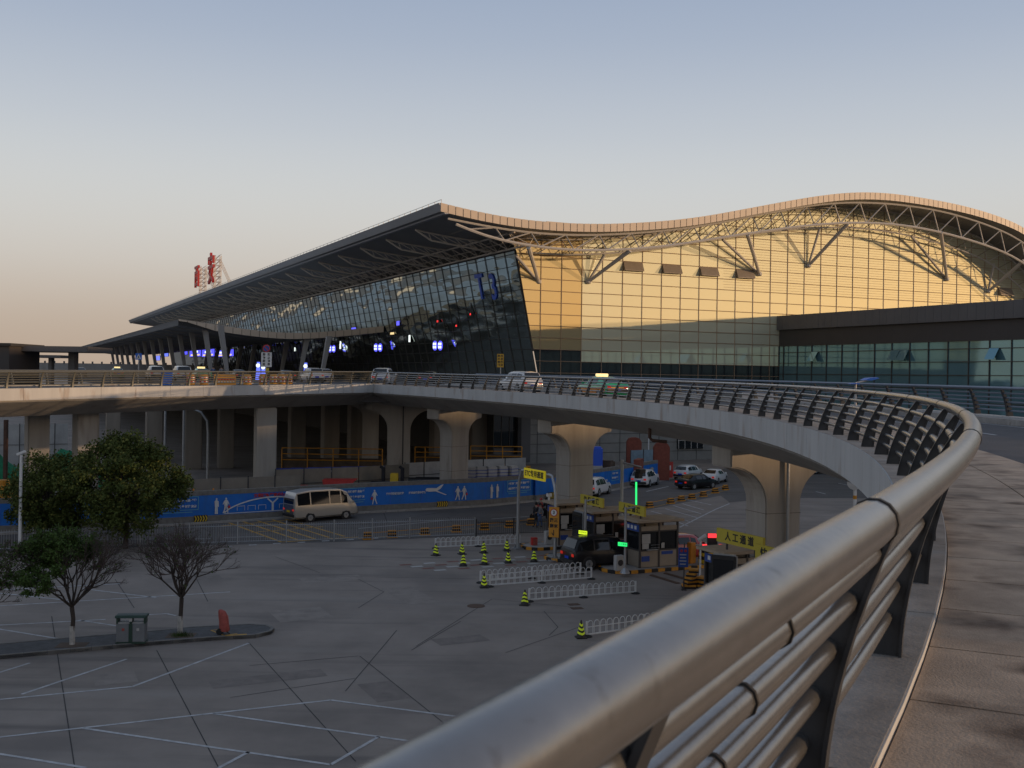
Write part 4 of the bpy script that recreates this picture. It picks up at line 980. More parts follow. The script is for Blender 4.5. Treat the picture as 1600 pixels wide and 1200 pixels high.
for u, lab in ((595, 'dark green site machine with upright mast, left of the pair'), (625, 'site machine with yellow engine box and mast, right of the pair')):
    p = ux(u, 95); o = thing('site_machine', lab, 'machine', p, 0, 'site machines by the white fence')
    mb = MB(); mb.box(p+Vector((0, 0, .9)), (1.8, 1, .7)); mb.box(p+Vector((.2, 0, 1.7)), (.3, .4, 1.6)); mb.tube([p+Vector((.2, 0, 2.4)), p+Vector((-.1, 0, 2.6))], .15, 6); mb.build('body', 'cloth_dark', o, bevel=.05)
    for dx in (-.6, .6): mb = MB(); mb.tube([p+Vector((dx, -.55, .5)), p+Vector((dx, .55, .5))], .45, 12); mb.build('wheel', 'rubber', o)
    if u > 600: mb = MB(); mb.box(p+Vector((-.5, -.1, 1.6)), (.7, .7, .8)); mb.build('engine_box', 'yellow', o, bevel=.04)
p = ux(670, 97); o = thing('pipe_stack', 'stack of black pipes lying before the flared pier', 'pipes', p)
for i in range(4): mb = MB(); z = .6+.35*(i % 2); mb.tube([p+Vector((-2.2+.3*i, .35*i, z+.2)), p+Vector((1.8, .35*i, z+.2))], .26, 10); mb.build('pipe', 'black', o)
for i in range(5):
    u = 735+16*i; p = ux(u, 100+.6*i); o = thing('wrapped_bale', 'white and blue wrapped bale on the site wall, ' + ['leftmost of the row', 'second of the row', 'middle of the row', 'fourth of the row', 'rightmost of the row'][i], 'bale', p, 0, 'wrapped bales behind the hoarding')
    mb = MB(); mb.box(p+Vector((0, 0, 1.1)), (1.05, .9, 2.2), .2*i); mb.build('stack', 'dirty_white', o, bevel=.1); mb = MB()
    for k in range(4): mb.box(p+Vector((0, 0, 1.0+.3*k)), (1.08, .93, .06), .2*i)
    mb.build('strap', 'banner_blue', o)
# left opening: green netting over spoil, white site sheds, posts
mb = MB(); rn = random.Random(4); gx = []
p0 = ux(20, 96)
N = 22
for i in range(N+1):
    for j in range(9):
        x = -10+20*i/N; y = -3+6*j/8; h = max(0, (2.6+.8*math.sin(i*.9)+.5*math.sin(i*2.3+j))*(1-(y/3.2)**2))*(1-(x/10.5)**4); mb.v.append(p0+Vector((x, y+i*.5-6, h)))
for i in range(N):
    for j in range(8): k = i*9+j; mb.face((k, k+1, k+10, k+9))
sp = tag(mb.build('spoil_heap', 'green_net', smooth=True, origin=p0), 'spoil heap under green netting seen between the left piers', 'spoil heap')
fence_panels('site_shed', 'pale site shed wall beyond the green netting', row((-30, 30, 64, 106), 118, 122), 4.6, 'site_white', step=1.5)
for u, lab in ((8, 'rust brown timber post standing on the green netting'),): 
    p = ux(u, 92); mb = MB(); mb.box(p+Vector((0, 0, 3.2)), (.3, .3, 6.4)); tag(mb.build('timber_post', 'rust_pipe', origin=p, bevel=.02), lab, 'post')
for u, lab in ((4, 'yellow drum stack left of the timber post'), (20, 'yellow drum stack right of the timber post')):
    p = ux(u, 89); mb = MB(); mb.lathe(p, [(.42, 0), (.45, .1), (.42, .9), (.45, 1.0), (.42, 1.1), (.42, 1.5), (.3, 1.52)], 12); tag(mb.build('drum_stack', 'safety_orange', origin=p), lab, 'drums', 'yellow drums by the timber post')
for u, Y, h, lab, arm in ((257, 105, 8, 'thin pale pole standing in the dark under the deck, left one', 0), (286, 104, 8, 'thin pale pole standing under the deck, taller middle one', 0), (324, 100, 7.2, 'grey lamp post with curved arm under the left flyover', 1)):
    p = ux(u, Y); o = thing('lamp_post', lab, 'lamp post', p, 0, 'poles under the deck'); mb = MB()
    if arm: mb.tube([p, p+Vector((0, 0, 5.0)), p+Vector((-.1, 0, 6.2)), p+Vector((-.7, 0, 7.0)), p+Vector((-1.5, 0, 7.3))], [.13, .12, .12, .1, .09], 8)
    else: mb.tube([p, p+Vector((0, 0, h))], .12, 8)
    mb.build('pole', 'galv', o, smooth=True); mb = MB(); mb.lathe(p, [(.22, 0), (.22, .1), (.15, .3)], 8); mb.build('foot', 'galv', o)
# ------------------------------------------------------------------ right background under the flyover
for u, v, lab in ((990, 725, 'red brick gate post with rounded top, left one behind the hoarding'), (1033, 752, 'red brick gate post with rounded top at the right end of the hoarding')):
    Y = 113 if u > 1000 else 122; p = ux(u, Y); hgt = 4.0; mb = MB(); mb.prism([p+Vector((x, -.4, z)) for x, z in ((-.85, 0), (.85, 0), (.85, hgt-.5), (.6, hgt-.1), (.2, hgt), (-.2, hgt), (-.6, hgt-.1), (-.85, hgt-.5))], (0, .8, 0)); tag(mb.build('gate_post', 'brick_red', origin=p, bevel=.04), lab, 'gate post', 'brick gate posts')
p = ux(1013, 119); o = thing('street_lamp', 'small white twin headed lamp behind the blue hoarding', 'street lamp', p); mb = MB(); mb.tube([p, p+Vector((0, 0, 4.6))], .07, 6); mb.build('pole', 'white_paint', o); mb = MB(); mb.tube([p+Vector((-.5, 0, 4.75)), p+Vector((.3, 0, 4.5))], .06, 5); mb.build('arm', 'white_paint', o)
p = ux(958, 108); blob('site_clutter', 'brown shed and rubble behind the right hoarding', 'site clutter', p, (6.5, 2, 3.6), 'brick_red', 7, 9, 'site clutter', 'earth')
p = ux(928, 106); o = thing('site_tent', 'blue and white site tent beside the middle pier', 'tent', p); mb = MB(); mb.box(p+Vector((0, 0, 2.9)), (1.6, 1.4, 2.0)); mb.build('roof', 'letter_blue', o, bevel=.15); mb = MB(); mb.box(p+Vector((0, 0, 1.2)), (1.6, 1.4, 1.9)); mb.build('wall', 'dirty_white', o, bevel=.1)
mat('site_blue', (.20, .28, .34), .6, var=.2, scale=2)
fence_panels('site_screen', 'pale blue sheeting with scaffold tubes behind the right hoarding', row((985, 1005, 1026), 116, 118), 2.9, 'site_blue')
# ------------------------------------------------------------------ vehicles
for nm, c, mt in (('paint_white', (.62, .62, .62), .0), ('paint_black', (.012, .012, .014), .0), ('paint_gold', (.44, .405, .35), .35), ('paint_silver', (.62, .62, .62), .2), ('paint_red', (.42, .03, .02), .0), ('paint_green', (.02, .40, .17), .0), ('paint_taxi', (.75, .27, .04), .0), ('paint_grey', (.12, .12, .13), .3)):
    mat(nm, c, .28, metal=mt, var=.03, coat=.15 if 'black' in nm else .7, spec=.25 if 'black' in nm else .5)
def car(name, label, cat, body, st, wheels, wr, loc, rz, group=None, tails=.0, sidewin=None, two=None, glass_from=None, plate='plate_blue', roofbits=None):
    """st: stations (x, zbot, zbelt, ztop, wlow, wbelt, wtop); nose at +x"""
    o = thing(name, label, cat, loc, rz, group)
    def ring(t):
        x, zb, zl, zt, w0, w1, w2 = t
        h = [(w0*.85, zb), (w0, zb+.13), (w0*1.01, zb+(zl-zb)*.55), (w1, zl), ((w1*.35+w2*.65), zl+(zt-zl)*.62), (w2, zt-.05), (w2*.75, zt)]
        return [Vector((x, y, z)) for y, z in h] + [Vector((x, -y, z)) for y, z in h[::-1]]
    mb = MB(); mb.loft([ring(t) for t in st]); mb.build('body', body, o, smooth=True, local=True, bevel=0)
    if two:      # lower two tone band
        pass
    # side windows
    cab = [t for t in st if t[3]-t[2] > .25]
    for sgn in (-1, 1):
        for (a, b) in zip(cab, cab[1:]):
            if b[0]-a[0] < .3: continue
            mb = MB(); P = []
            fx = .05
            for t, k in ((a, fx), (b, -fx)):
                x, zb, zl, zt, w0, w1, w2 = t; P.append((Vector((x+k, sgn*(w1+.012), zl+.05)), Vector((x+k, sgn*((w1*.35+w2*.65)+.012), zl+(zt-zl)*.62)), Vector((x+k, sgn*(w2+.014), zt-.11))))
            mb.quad(P[0][0], P[1][0], P[1][1], P[0][1]); mb.quad(P[0][1], P[1][1], P[1][2], P[0][2]); mb.build('side_window', 'car_glass', o, local=True)
    # windscreen and rear window
    full = sorted(st); 
    def slope_pane(a, b, nm):
        P = []
        for t, k, top in ((a, .12, False), (b, .88, True)): pass
        lo_, hi_ = (a, b) if a[3] < b[3] else (b, a)
        p = lambda f_: (lo_[0]+(hi_[0]-lo_[0])*f_, lo_[3]+(hi_[3]-lo_[3])*f_, lo_[6]+(hi_[6]-lo_[6])*f_)
        (x0, z0, w0_), (x1, z1, w1_) = p(.08), p(.92); s = .02 if nm == 'windscreen' else -.02
        mb = MB(); mb.quad((x0+s, w0_*.93, z0+.015), (x0+s, -w0_*.93, z0+.015), (x1+s, -w1_*.9, z1+.015), (x1+s, w1_*.9, z1+.015)); mb.build(nm, 'car_glass', o, local=True)
    i0 = full.index(cab[0]); i1 = full.index(cab[-1])
    slope_pane(full[i0-1], full[i0], 'rear_window'); slope_pane(full[i1], full[i1+1], 'windscreen')
    W0 = max(t[4] for t in st)
    for x in wheels:
        for sgn in (-1, 1):
            mb = MB(); c = Vector((x, sgn*(W0-.20), wr)); mb.lathe((0, 0, 0), [(wr*.62, -.01), (wr*.9, 0), (wr, .03), (wr, .18), (wr*.9, .215), (wr*.62, .225)], 20)
            fr = Matrix.Translation(c) @ Matrix.Rotation(R(-90)*sgn, 4, 'X'); mb.xf(fr); w = mb.build('wheel', 'rubber', o, smooth=True, local=True)
            mb = MB(); mb.lathe((0, 0, 0), [(wr*.64, .205), (wr*.6, .235), (wr*.2, .225)], 16)
            for k in range(5): a = 2*math.pi*k/5; mb.box((math.cos(a)*wr*.36, math.sin(a)*wr*.36, .235), (wr*.5, wr*.16, .03), a)
            mb.xf(fr); mb.build('rim', 'galv', w, local=True)
            mb = MB(); mb.lathe((0, 0, 0), [(wr*1.16, .10), (wr*1.16, .205)], 20); mb.xf(fr); mb.build('wheel_arch', 'plastic_black', o, local=True)
    r, f = full[0], full[-1]
    for sgn in (-1, 1):
        mb = MB(); z = r[1]+(r[2]-r[1])*.78+tails; mb.box((r[0]+.05, sgn*(r[4]-.16), z), (.16, .26, .16)); mb.build('tail_light', 'tail_red', o, local=True, bevel=.02)
        mb = MB(); z = f[1]+(f[2]-f[1])*.72; mb.box((f[0]-.06, sgn*(f[4]-.2), z), (.16, .34, .14)); mb.build('headlight', 'chrome', o, local=True, bevel=.02)
        b_ = cab[-1]; mb = MB(); mb.box((b_[0]+.35, sgn*(W0+.1), b_[2]+.1), (.1, .2, .15)); mb.build('mirror', body, o, local=True, bevel=.02)
    mb = MB(); mb.box((r[0]-.03, 0, r[1]+(r[2]-r[1])*.5), (.03, .44, .14)); mb.build('number_plate', plate, o, local=True)
    mb = MB(); mb.box((r[0]-.02, 0, r[1]+.1), (.1, W0*1.7, .2)); mb.box((f[0]+.0, 0, f[1]+.1), (.1, W0*1.6, .2)); mb.build('bumper', 'plastic_black', o, local=True, bevel=.03)
    return o
SUV = [(-2.30,.38,.95,.99,.80,.76,.70),(-2.22,.30,1.02,1.10,.88,.86,.74),(-1.95,.26,1.04,1.62,.91,.88,.66),(-1.0,.24,1.02,1.70,.92,.89,.66),(.0,.24,1.0,1.70,.92,.89,.66),(.55,.24,.99,1.64,.92,.89,.64),(1.25,.24,.98,1.04,.92,.88,.74),(1.95,.26,.92,.97,.90,.86,.72),(2.25,.32,.80,.84,.82,.76,.62),(2.33,.38,.66,.70,.72,.68,.55)]
SEDAN = [(-2.35,.40,.85,.90,.76,.72,.62),(-2.25,.30,.95,1.02,.86,.82,.70),(-1.75,.24,.97,1.06,.90,.86,.66),(-1.0,.22,.95,1.40,.91,.87,.60),(-.1,.22,.93,1.46,.91,.87,.60),(.45,.22,.92,1.42,.91,.87,.60),(1.25,.22,.90,.97,.90,.86,.68),(1.95,.24,.80,.86,.88,.82,.66),(2.25,.3,.70,.74,.80,.74,.58),(2.33,.38,.58,.62,.70,.64,.5)]
HATCH = [(-2.05,.40,.90,.95,.76,.72,.64),(-1.97,.30,1.0,1.06,.86,.83,.70),(-1.65,.24,1.0,1.45,.90,.86,.62),(-.8,.22,.98,1.56,.91,.87,.62),(.1,.22,.95,1.56,.91,.87,.62),(.55,.22,.94,1.50,.91,.87,.61),(1.2,.22,.93,1.0,.90,.86,.70),(1.8,.25,.82,.88,.87,.82,.66),(2.05,.32,.68,.72,.78,.72,.55)]
VAN = [(-2.70,.42,1.2,1.30,.82,.80,.72),(-2.66,.32,1.22,1.75,.92,.90,.80),(-2.50,.28,1.22,2.16,.94,.92,.74),(-1.4,.28,1.22,2.28,.95,.93,.74),(.2,.28,1.22,2.28,.95,.93,.74),(1.15,.28,1.20,2.24,.95,.93,.74),(1.75,.28,1.18,1.98,.95,.92,.74),(2.42,.30,1.10,1.16,.93,.88,.78),(2.62,.34,.80,.86,.86,.82,.7),(2.70,.40,.62,.66,.78,.74,.62)]
# van on the road
p = gp(500, 813); vd = (gp(556, 808.5)-gp(471, 816)); vrz = math.atan2(vd.y, vd.x)
van = car('parked_van', 'gold and silver high roof minivan driving past the blue hoarding', 'van', 'paint_gold', VAN, (-1.45, 1.55), .34, (p.x, p.y+.5, 0), vrz, tails=-.1, plate='yellow')
VANL = [(t[0], t[2]+.02, t[2]+.16, t[3], t[5]*1.004, t[5], t[6]) for t in VAN if t[3]-t[2] > .5]
mb = MB(); mb.loft([[Vector((t[0], y, z)) for y, z in ((.75, t[3]-.05), (.74, t[3]+.012), (-.74, t[3]+.012), (-.75, t[3]-.05))] for t in VANL]); mb.build('roof_panel', 'paint_silver', van, local=True, smooth=True)
mb = MB(); mb.box((-2.68, 0, .85), (.08, 1.5, .95)); mb.build('tailgate', 'paint_grey', van, local=True, bevel=.05)
# black SUV at the booth and red car
lane = lambda a, b: Vector((7.29, 59.4, 0)) + E1*a + E2*b
suv = car('parked_car', 'black SUV with blue plate waiting at the second booth', 'SUV', 'paint_black', [(x, zb, zl*1.03, zt*1.06, a, b, c) for x, zb, zl, zt, a, b, c in SUV], (-1.4, 1.4), .37, lane(-1.15, 2.15)+Vector((0, 0, 0)), RZ)
red = car('parked_car', 'red car just beyond the front booth, mostly hidden', 'car', 'paint_red', HATCH, (-1.25, 1.25), .32, lane(4.6, 2.6), RZ)
rdir = lambda p, q: math.atan2((gp(*q)-gp(*p)).y, (gp(*q)-gp(*p)).x)
q = gp(1005, 760); w1 = car('parked_car', 'white SUV driving away beside the right blue hoarding', 'SUV', 'paint_white', SUV, (-1.4, 1.4), .37, (q.x+.3, q.y+.8, 0), rdir((990, 766), (1028, 754)), 'cars in the right lane')
q = gp(1077, 749); car('parked_car', 'white hatchback with dark rear window, farther left of the black sedan', 'car', 'paint_white', HATCH, (-1.25, 1.25), .32, (q.x, q.y+.6, 0), R(55), 'cars in the right lane')
q = gp(1090, 764); bs = car('parked_car', 'black sedan behind the yellow and black blocks', 'car', 'paint_black', SEDAN, (-1.4, 1.4), .32, (q.x, q.y+.6, 0), R(40), 'cars in the right lane')
q = gp(1118, 755); dup(bs, (q.x, q.y+.7, 0), R(62), 'white sedan partly hidden by the right pier', 'cars in the right lane')
for o_ in kids([x for x in C.objects if x.get('label') == 'white sedan partly hidden by the right pier'][0]):
    if o_.name.startswith(('body', 'mirror')): o_.data = o_.data.copy(); o_.data.materials.clear(); o_.data.materials.append(M['paint_white'])
q = gp(1285, 741); sv = dup(w1, (q.x, q.y+1.4, 0), R(-150), 'white car parked under the flyover right of the pier, left of two', 'cars parked under the flyover'); q = gp(1330, 741); dup(bs, (q.x, q.y+2, 0), R(-150), 'dark car parked under the flyover right of the pier, right of two', 'cars parked under the flyover')
q = gp(929, 777); dup(w1, (q.x+.2, q.y+2.0, 0), rdir((920, 783), (960, 771)), 'white car mostly hidden behind the middle pier', 'cars in the right lane')
# cars on the ramp and deck
def ramp_z(s): return rp(s, 5, BZ-.255).z
def rs_at(u, off): return min((abs(rp(s, off).x/rp(s, off).y*F+800-u), s) for s in [i*.5 for i in range(80, 208)])[1]
def on_ramp(u, off): s = rs_at(u, off); p = rp(s, off, BZ-.255); h = heading(s); return p, math.pi/2 - h
p, h = on_ramp(812, 3.4); dup(w1, p, h, 'white SUV on the curved flyover behind the railing', 'cars on the flyover')
p, h = on_ramp(940, 3.4)
taxi = car('taxi', 'green and orange taxi with yellow roof light on the curved flyover', 'taxi', 'paint_green', SEDAN, (-1.4, 1.4), .32, p, h)
mb = MB()
for sg in (-1, 1): mb.loft([[Vector((t[0], sg*(t[4]*1.012), t[1]+.14)), Vector((t[0], sg*(t[4]*1.022), t[1]+(t[2]-t[1])*.55)), Vector((t[0], sg*(t[4]*1.018), t[1]+(t[2]-t[1])*.72)), Vector((t[0], sg*(t[4]*.9), t[1]+.3))] for t in SEDAN[1:-1]])
mb.box((-2.33, 0, .62), (.06, 1.4, .3)); mb.build('lower_panel', 'paint_taxi', taxi, local=True)
mb = MB(); mb.box((0, 0, 1.55), (.25, .85, .18)); mb.build('roof_light', 'led_warm', taxi, local=True, bevel=.03)
def deck_car(u, Y, src, rz, lab, g='cars on the departures deck'): q = ux(u, Y, 9.745); return dup(src, q, rz, lab, g)
fwd = math.atan2(E2.y, E2.x)
deck_car(600, 104, w1, fwd-.5, 'white SUV at the meeting point of the two flyovers'); deck_car(487, 122, w1, fwd, 'white car right of the round no stopping sign'); deck_car(503, 135, w1, fwd, 'pale car behind the white one near the canopy end')
deck_car(283, 118, w1, fwd, 'white car near the blue stack of panels'); deck_car(447, 138, bs, fwd, 'dark car under the canopy beside the lit blue signs'); deck_car(372, 142, bs, fwd, 'dark car behind the yellow barrels'); deck_car(125, 165, bs, fwd, 'dark car at the far left of the departures road')
t2 = deck_car(314, 122, taxi, fwd, 'taxi with lit roof sign behind the yellow barrels'); deck_car(183, 160, taxi, fwd, 'distant taxi near the crossing sign')
deck_car(242, 128, w1, fwd, 'pale car left of the blue stack of panels'); deck_car(672, 117, bs, fwd-.6, 'dark car behind the flyover railing below the T3 letters')
q = rp(66, 12.5, 0); 
# ------------------------------------------------------------------ people
def skinmesh(P, Ed, rad, levels=1):
    me = bpy.data.meshes.new('body'); me.from_pydata(P, Ed, []); ob = bpy.data.objects.new('body', me); C.objects.link(ob)
    sm = ob.modifiers.new('s', 'SKIN'); sb = ob.modifiers.new('u', 'SUBSURF'); sb.levels = levels; sb.render_levels = levels
    for v, r in zip(me.skin_vertices[0].data, rad): v.radius = (r, r*.85) if not isinstance(r, tuple) else r
    me.skin_vertices[0].data[0].use_root = True
    dg = bpy.context.evaluated_depsgraph_get(); m2 = bpy.data.meshes.new_from_object(ob.evaluated_get(dg)); bpy.data.objects.remove(ob)
    return m2
def person(label, loc, rz, pose='stand', top='cloth_dark', legs='cloth_dark', hat=None, group=None, seat=0.0):
    o = thing('person', label, 'person', loc, rz, group)
    hip = .93 if pose != 'ride' else .80; lean = .0 if pose != 'ride' else .12
    J = {'pel': (0, 0, hip), 'belly': (lean*.3, 0, hip+.2), 'chest': (lean*.8, 0, hip+.42), 'neck': (lean, 0, hip+.56), 'head': (lean+.02, 0, hip+.66), 'crown': (lean+.03, 0, hip+.76)}
    for s, n in ((-1, 'r'), (1, 'l')):
        J['sh'+n] = (lean*.9, s*.18, hip+.46)
        if pose == 'ride':
            J['el'+n] = (lean+.2, s*.25, hip+.24); J['wr'+n] = (lean+.42, s*.26, hip+.24); J['ha'+n] = (lean+.50, s*.25, hip+.25)
            J['kn'+n] = (.42, s*.14, hip-.08); J['an'+n] = (.40, s*.13, .32); J['to'+n] = (.54, s*.13, .27)
        else:
            st = .12*s if pose == 'walk' else .02*s
            J['el'+n] = (-.03-st, s*.24, hip+.2); J['wr'+n] = (.05-st, s*.25, hip-.03); J['ha'+n] = (.07-st, s*.25, hip-.12)
            J['kn'+n] = (.03+st, s*.1, hip-.44); J['an'+n] = (0+st*1.6, s*.1, .08); J['to'+n] = (.14+st*1.6, s*.11, .04)
        J['hi'+n] = (0, s*.09, hip-.04)
    names = list(J); idx = {n: i for i, n in enumerate(names)}
    Ed = [('pel','belly'),('belly','chest'),('chest','neck'),('neck','head'),('head','crown')]
    for n in 'rl': Ed += [('chest','sh'+n),('sh'+n,'el'+n),('el'+n,'wr'+n),('wr'+n,'ha'+n),('pel','hi'+n),('hi'+n,'kn'+n),('kn'+n,'an'+n),('an'+n,'to'+n)]
    rr = {'pel': .14, 'belly': .13, 'chest': .15, 'neck': .055, 'head': .10, 'crown': .075}
    for n in 'rl': rr.update({'sh'+n: .07, 'el'+n: .045, 'wr'+n: .035, 'ha'+n: .04, 'hi'+n: .09, 'kn'+n: .06, 'an'+n: .045, 'to'+n: .04})
    def mk(sub, scale, name, m, ext=0):
        ids = [n for n in names if n in sub]; k = {n: i for i, n in enumerate(ids)}
        me = skinmesh([J[n] for n in ids], [(k[a], k[b]) for a, b in Ed if a in k and b in k], [rr[n]*scale for n in ids])
        me.materials.clear(); me.materials.append(M[m]); me.polygons.foreach_set('use_smooth', [True]*len(me.polygons)); me.name = name
        ob = bpy.data.objects.new(name, me); C.objects.link(ob); ob.parent = o; return ob
    mk(names, 1.0, 'body', 'skin')
    mk(['chest', 'belly', 'pel', 'shr', 'shl', 'elr', 'ell', 'wrr', 'wrl'], 1.2, 'jacket', top); mk(['pel', 'hir', 'hil', 'knr', 'knl', 'anr', 'anl'], 1.18, 'trousers', legs)
    for n in 'rl': mk(['an'+n, 'to'+n], 1.3, 'shoe', 'rubber')
    mb = MB(); c = Vector(J['crown']); mb.lathe(c+Vector((-.01, 0, -.10)), [(.115, 0), (.125, .08), (.10, .15), (.04, .185)], 10); mb.build('helmet' if hat else 'hair', hat or 'hair', o, local=True, smooth=True)
    mb = MB(); hd = Vector(J['head']); mb.box(hd+Vector((.10, 0, .01)), (.04, .025, .04)); mb.build('nose', 'skin', o, local=True)
    mb = MB()
    for s in (-1, 1): mb.box(hd+Vector((.095, s*.035, .035)), (.012, .022, .012))
    mb.build('eyes', 'hair', o, local=True)
    return o
sc = gp(845, 812); sdir = RZ + math.pi*.9
def scooter(label, p, rz):
    o = thing('scooter', label, 'scooter', p, rz)
    for x in (-.6, .62):
        mb = MB(); mb.lathe((0, 0, 0), [(.12, -.04), (.22, -.05), (.24, 0), (.22, .05), (.12, .04)], 16); mb.xf(Matrix.Translation((x, 0, .24)) @ Matrix.Rotation(R(90), 4, 'X')); mb.build('wheel', 'rubber', o, local=True)
    mb = MB(); mb.loft([[Vector((x, w, z0)), Vector((x, w, z1)), Vector((x, -w, z1)), Vector((x, -w, z0))] for x, w, z0, z1 in ((-.8,.1,.45,.62),(-.5,.14,.35,.74),(-.1,.14,.28,.74),(.02,.12,.24,.34),(.35,.12,.24,.34),(.5,.14,.3,.9),(.58,.12,.45,.98))]); mb.build('body', 'paint_black', o, local=True, bevel=.02)
    mb = MB(); mb.box((-.4, 0, .77), (.62, .26, .08)); mb.build('seat', 'rubber', o, local=True, bevel=.03)
    mb = MB(); mb.tube([(.62, 0, .3), (.5, 0, 1.0)], .03, 6); mb.tube([(.46, -.3, 1.02), (.5, 0, 1.0), (.46, .3, 1.02)], .02, 6); mb.build('handlebar', 'dark_metal', o, local=True)
    mb = MB(); mb.box((.6, 0, .85), (.06, .14, .1)); mb.build('headlight', 'chrome', o, local=True); return o
scooter('black scooter carrying two riders on the road behind the picket fence', sc, sdir)
m_ = Matrix.Rotation(sdir, 3, 'Z')
person('person in a pink helmet and red jacket riding the scooter', sc + m_ @ Vector((-.15, 0, .02)), sdir, 'ride', 'cloth_red', 'cloth_dark', 'paint_red', 'riders on the scooter')
person('person in dark clothes riding pillion behind the red jacket', sc + m_ @ Vector((-.55, 0, .03)), sdir, 'ride', 'cloth_dark', 'cloth_dark', 'hair', 'riders on the scooter')
q = gp(838, 823); person('person in black jacket and black trousers walking by the picket fence', q, R(200), 'walk', 'cloth_dark', 'cloth_dark', None, 'pedestrians by the fence')
q = gp(844, 824); person('person in grey jacket and blue jeans walking by the picket fence', q, R(195), 'walk', 'cloth_grey', 'cloth_blue', None, 'pedestrians by the fence')
for u, Y, c, lab in ((333, 126, 'cloth_blue', 'person in a pale blue shirt on the departures deck'), (346, 128, 'cloth_grey', 'person in grey on the departures deck beside the pale blue shirt'), (1e9, 0, '', '')):
    if Y: person(lab, ux(u, Y, 9.745), R(100), 'walk', c, 'cloth_dark', None, 'people on the departures deck')
# ------------------------------------------------------------------ toll lanes
def kerb_island(label, a0, a1, b0, b1, nose=True):
    o = thing('toll_island', label, 'traffic island', lane((a0+a1)/2, (b0+b1)/2), RZ, 'kerbed islands of the toll lanes')
    bm_ = (b0+b1)/2; r = (b1-b0)/2
    out = [(a1, b0), (a1, b1)] + [(a0 - r*.9*math.sin(t), bm_ + r*math.cos(t)) for t in [math.pi*i/8 for i in range(9)]]
    mb = MB(); mb.prism([lane(a, b)+Vector((0, 0, .01)) for a, b in out], (0, 0, .17)); mb.build('slab', 'kerb', o)
    segs = []; n = len(out); L = []
    for i in range(n):
        p, q = Vector((*out[i], 0)), Vector((*out[(i+1) % n], 0)); d = (q-p).length; k = max(1, round(d/.45))
        L += [(p+(q-p)*j/k, p+(q-p)*(j+1)/k) for j in range(k)]
    for c, m in ((0, 'black'), (1, 'safety_orange')):
        mb = MB()
        for i, (p, q) in enumerate(L):
            if i % 2 == c:
                P, Q = lane(p.x, p.y), lane(q.x, q.y); d = (Q-P).normalized(); nn = Vector((-d.y, d.x, 0))
                mb.prism([P+nn*-.02+Vector((0,0,.012)), Q+nn*-.02+Vector((0,0,.012)), Q+nn*-.02+Vector((0,0,.188)), P+nn*-.02+Vector((0,0,.188))], nn*.14)
        mb.build('kerb_stripes', m, o)
    return o
def booth(label, a, b, L=2.5, D=1.5, rz=RZ, base=None):
    p = lane(a, b) if base is None else base
    o = thing('toll_booth', label, 'toll booth', p + Vector((0, 0, .18)), rz, 'toll booths')
    H = 2.55; X = lambda f, y, z: Vector((f, y, z))
    mb = MB()
    for x in (0, L/2, L):
        for y in (0, D): mb.box((x, y, H/2), (.1, .1, H))
    for z in (.96, 2.02, H-.03):
        for y in (0, D): mb.box((L/2, y, z), (L, .085, .07))
        for x in (0, L): mb.box((x, D/2, z), (.085, D, .07))
    mb.build('frame', 'panel_brown', o, local=True)
    mb = MB()
    for y in (0, D): mb.box((L/2, y, .48), (L-.06, .05, .9))
    for x in (0, L): mb.box((x, D/2, .48), (.05, D-.06, .9))
    mb.build('lower_panel', 'booth', o, local=True)
    mb = MB()
    for y in (0, D): mb.box((L/2, y, 2.18), (L-.06, .05, .27))
    mb.build('shutter_box', 'booth', o, local=True, bevel=.02)
    mb = MB(); mb.box((L/2, D/2, 1.5), (L-.1, D-.1, 1.05)); mb.build('glazing', 'glass_dark', o, local=True)
    mb = MB(); mb.loft([[Vector((x, y, z)) for x, y in ((-.35, -.35), (L+.25, -.35), (L+.25, D+.3), (-.35, D+.3))] for z in (H, H+.14)]); mb.build('roof', 'booth_roof', o, local=True, bevel=.02)
    mb = MB(); mb.box((.38, -.04, 1.62), (.55, .02, .52)); mb.box((.34, -.045, 1.2), (.42, .02, .3)); mb.box((1.5, -.045, 1.2), (.2, .02, .3)); mb.build('notice', 'dirty_white', o, local=True)
    mb = MB(); mb.box((.36, -.035, .5), (.52, .02, .3)); mb.box((L*.72, -.035, .78), (.75, .02, .18)); mb.build('blue_label', 'blue_sign', o, local=True)
    mb = MB(); mb.box((-.055, D/2, 2.22), (.03, D*.95, .4)); mb.build('name_board', 'blue_sign', o, local=True)
    for k in range(3):
        mb = MB(); mb.box((-.075, D*.25+k*D*.25, 2.22), (.01, D*.14, .2)); mb.build('lettering', 'white_paint', o, local=True)
    mb = MB(); mb.box((L*.3, -.1, 1.0), (.7, .2, .05)); mb.build('counter', 'galv', o, local=True)
    mb = MB(); mb.tube([(L*.28, -.06, 1.1), (L*.5, -.06, 1.1)], .015, 4); mb.tube([(L*.28, -.06, 1.25), (L*.5, -.06, 1.25)], .015, 4); mb.build('grille', 'galv', o, local=True)
    return o
kerb_island('island with painted kerb under the front booth', -.9, 7.5, -.55, 1.95); kerb_island('island with painted kerb under the middle booth', -2.2, 6.5, 3.9, 6.2); kerb_island('island with painted kerb under the rear booth', -1.8, 6.0, 8.2, 10.3)
b3 = booth('front toll booth beside the green lit sign', 0, 0)
dup(b3, lane(-.4, 4.35)+Vector((0, 0, .18)), RZ, 'middle toll booth behind the black SUV', 'toll booths'); dup(b3, lane(-.5, 8.6)+Vector((0, 0, .18)), RZ, 'rear toll booth beside the orange height sign', 'toll booths')
b4p = on(1140, 862, 48); b4p.z = 0; b4p = ux(1132, 49); dup(b3, b4p+Vector((0, 0, .18)), RZ, 'nearest toll booth half hidden by the big handrail', 'toll booths')
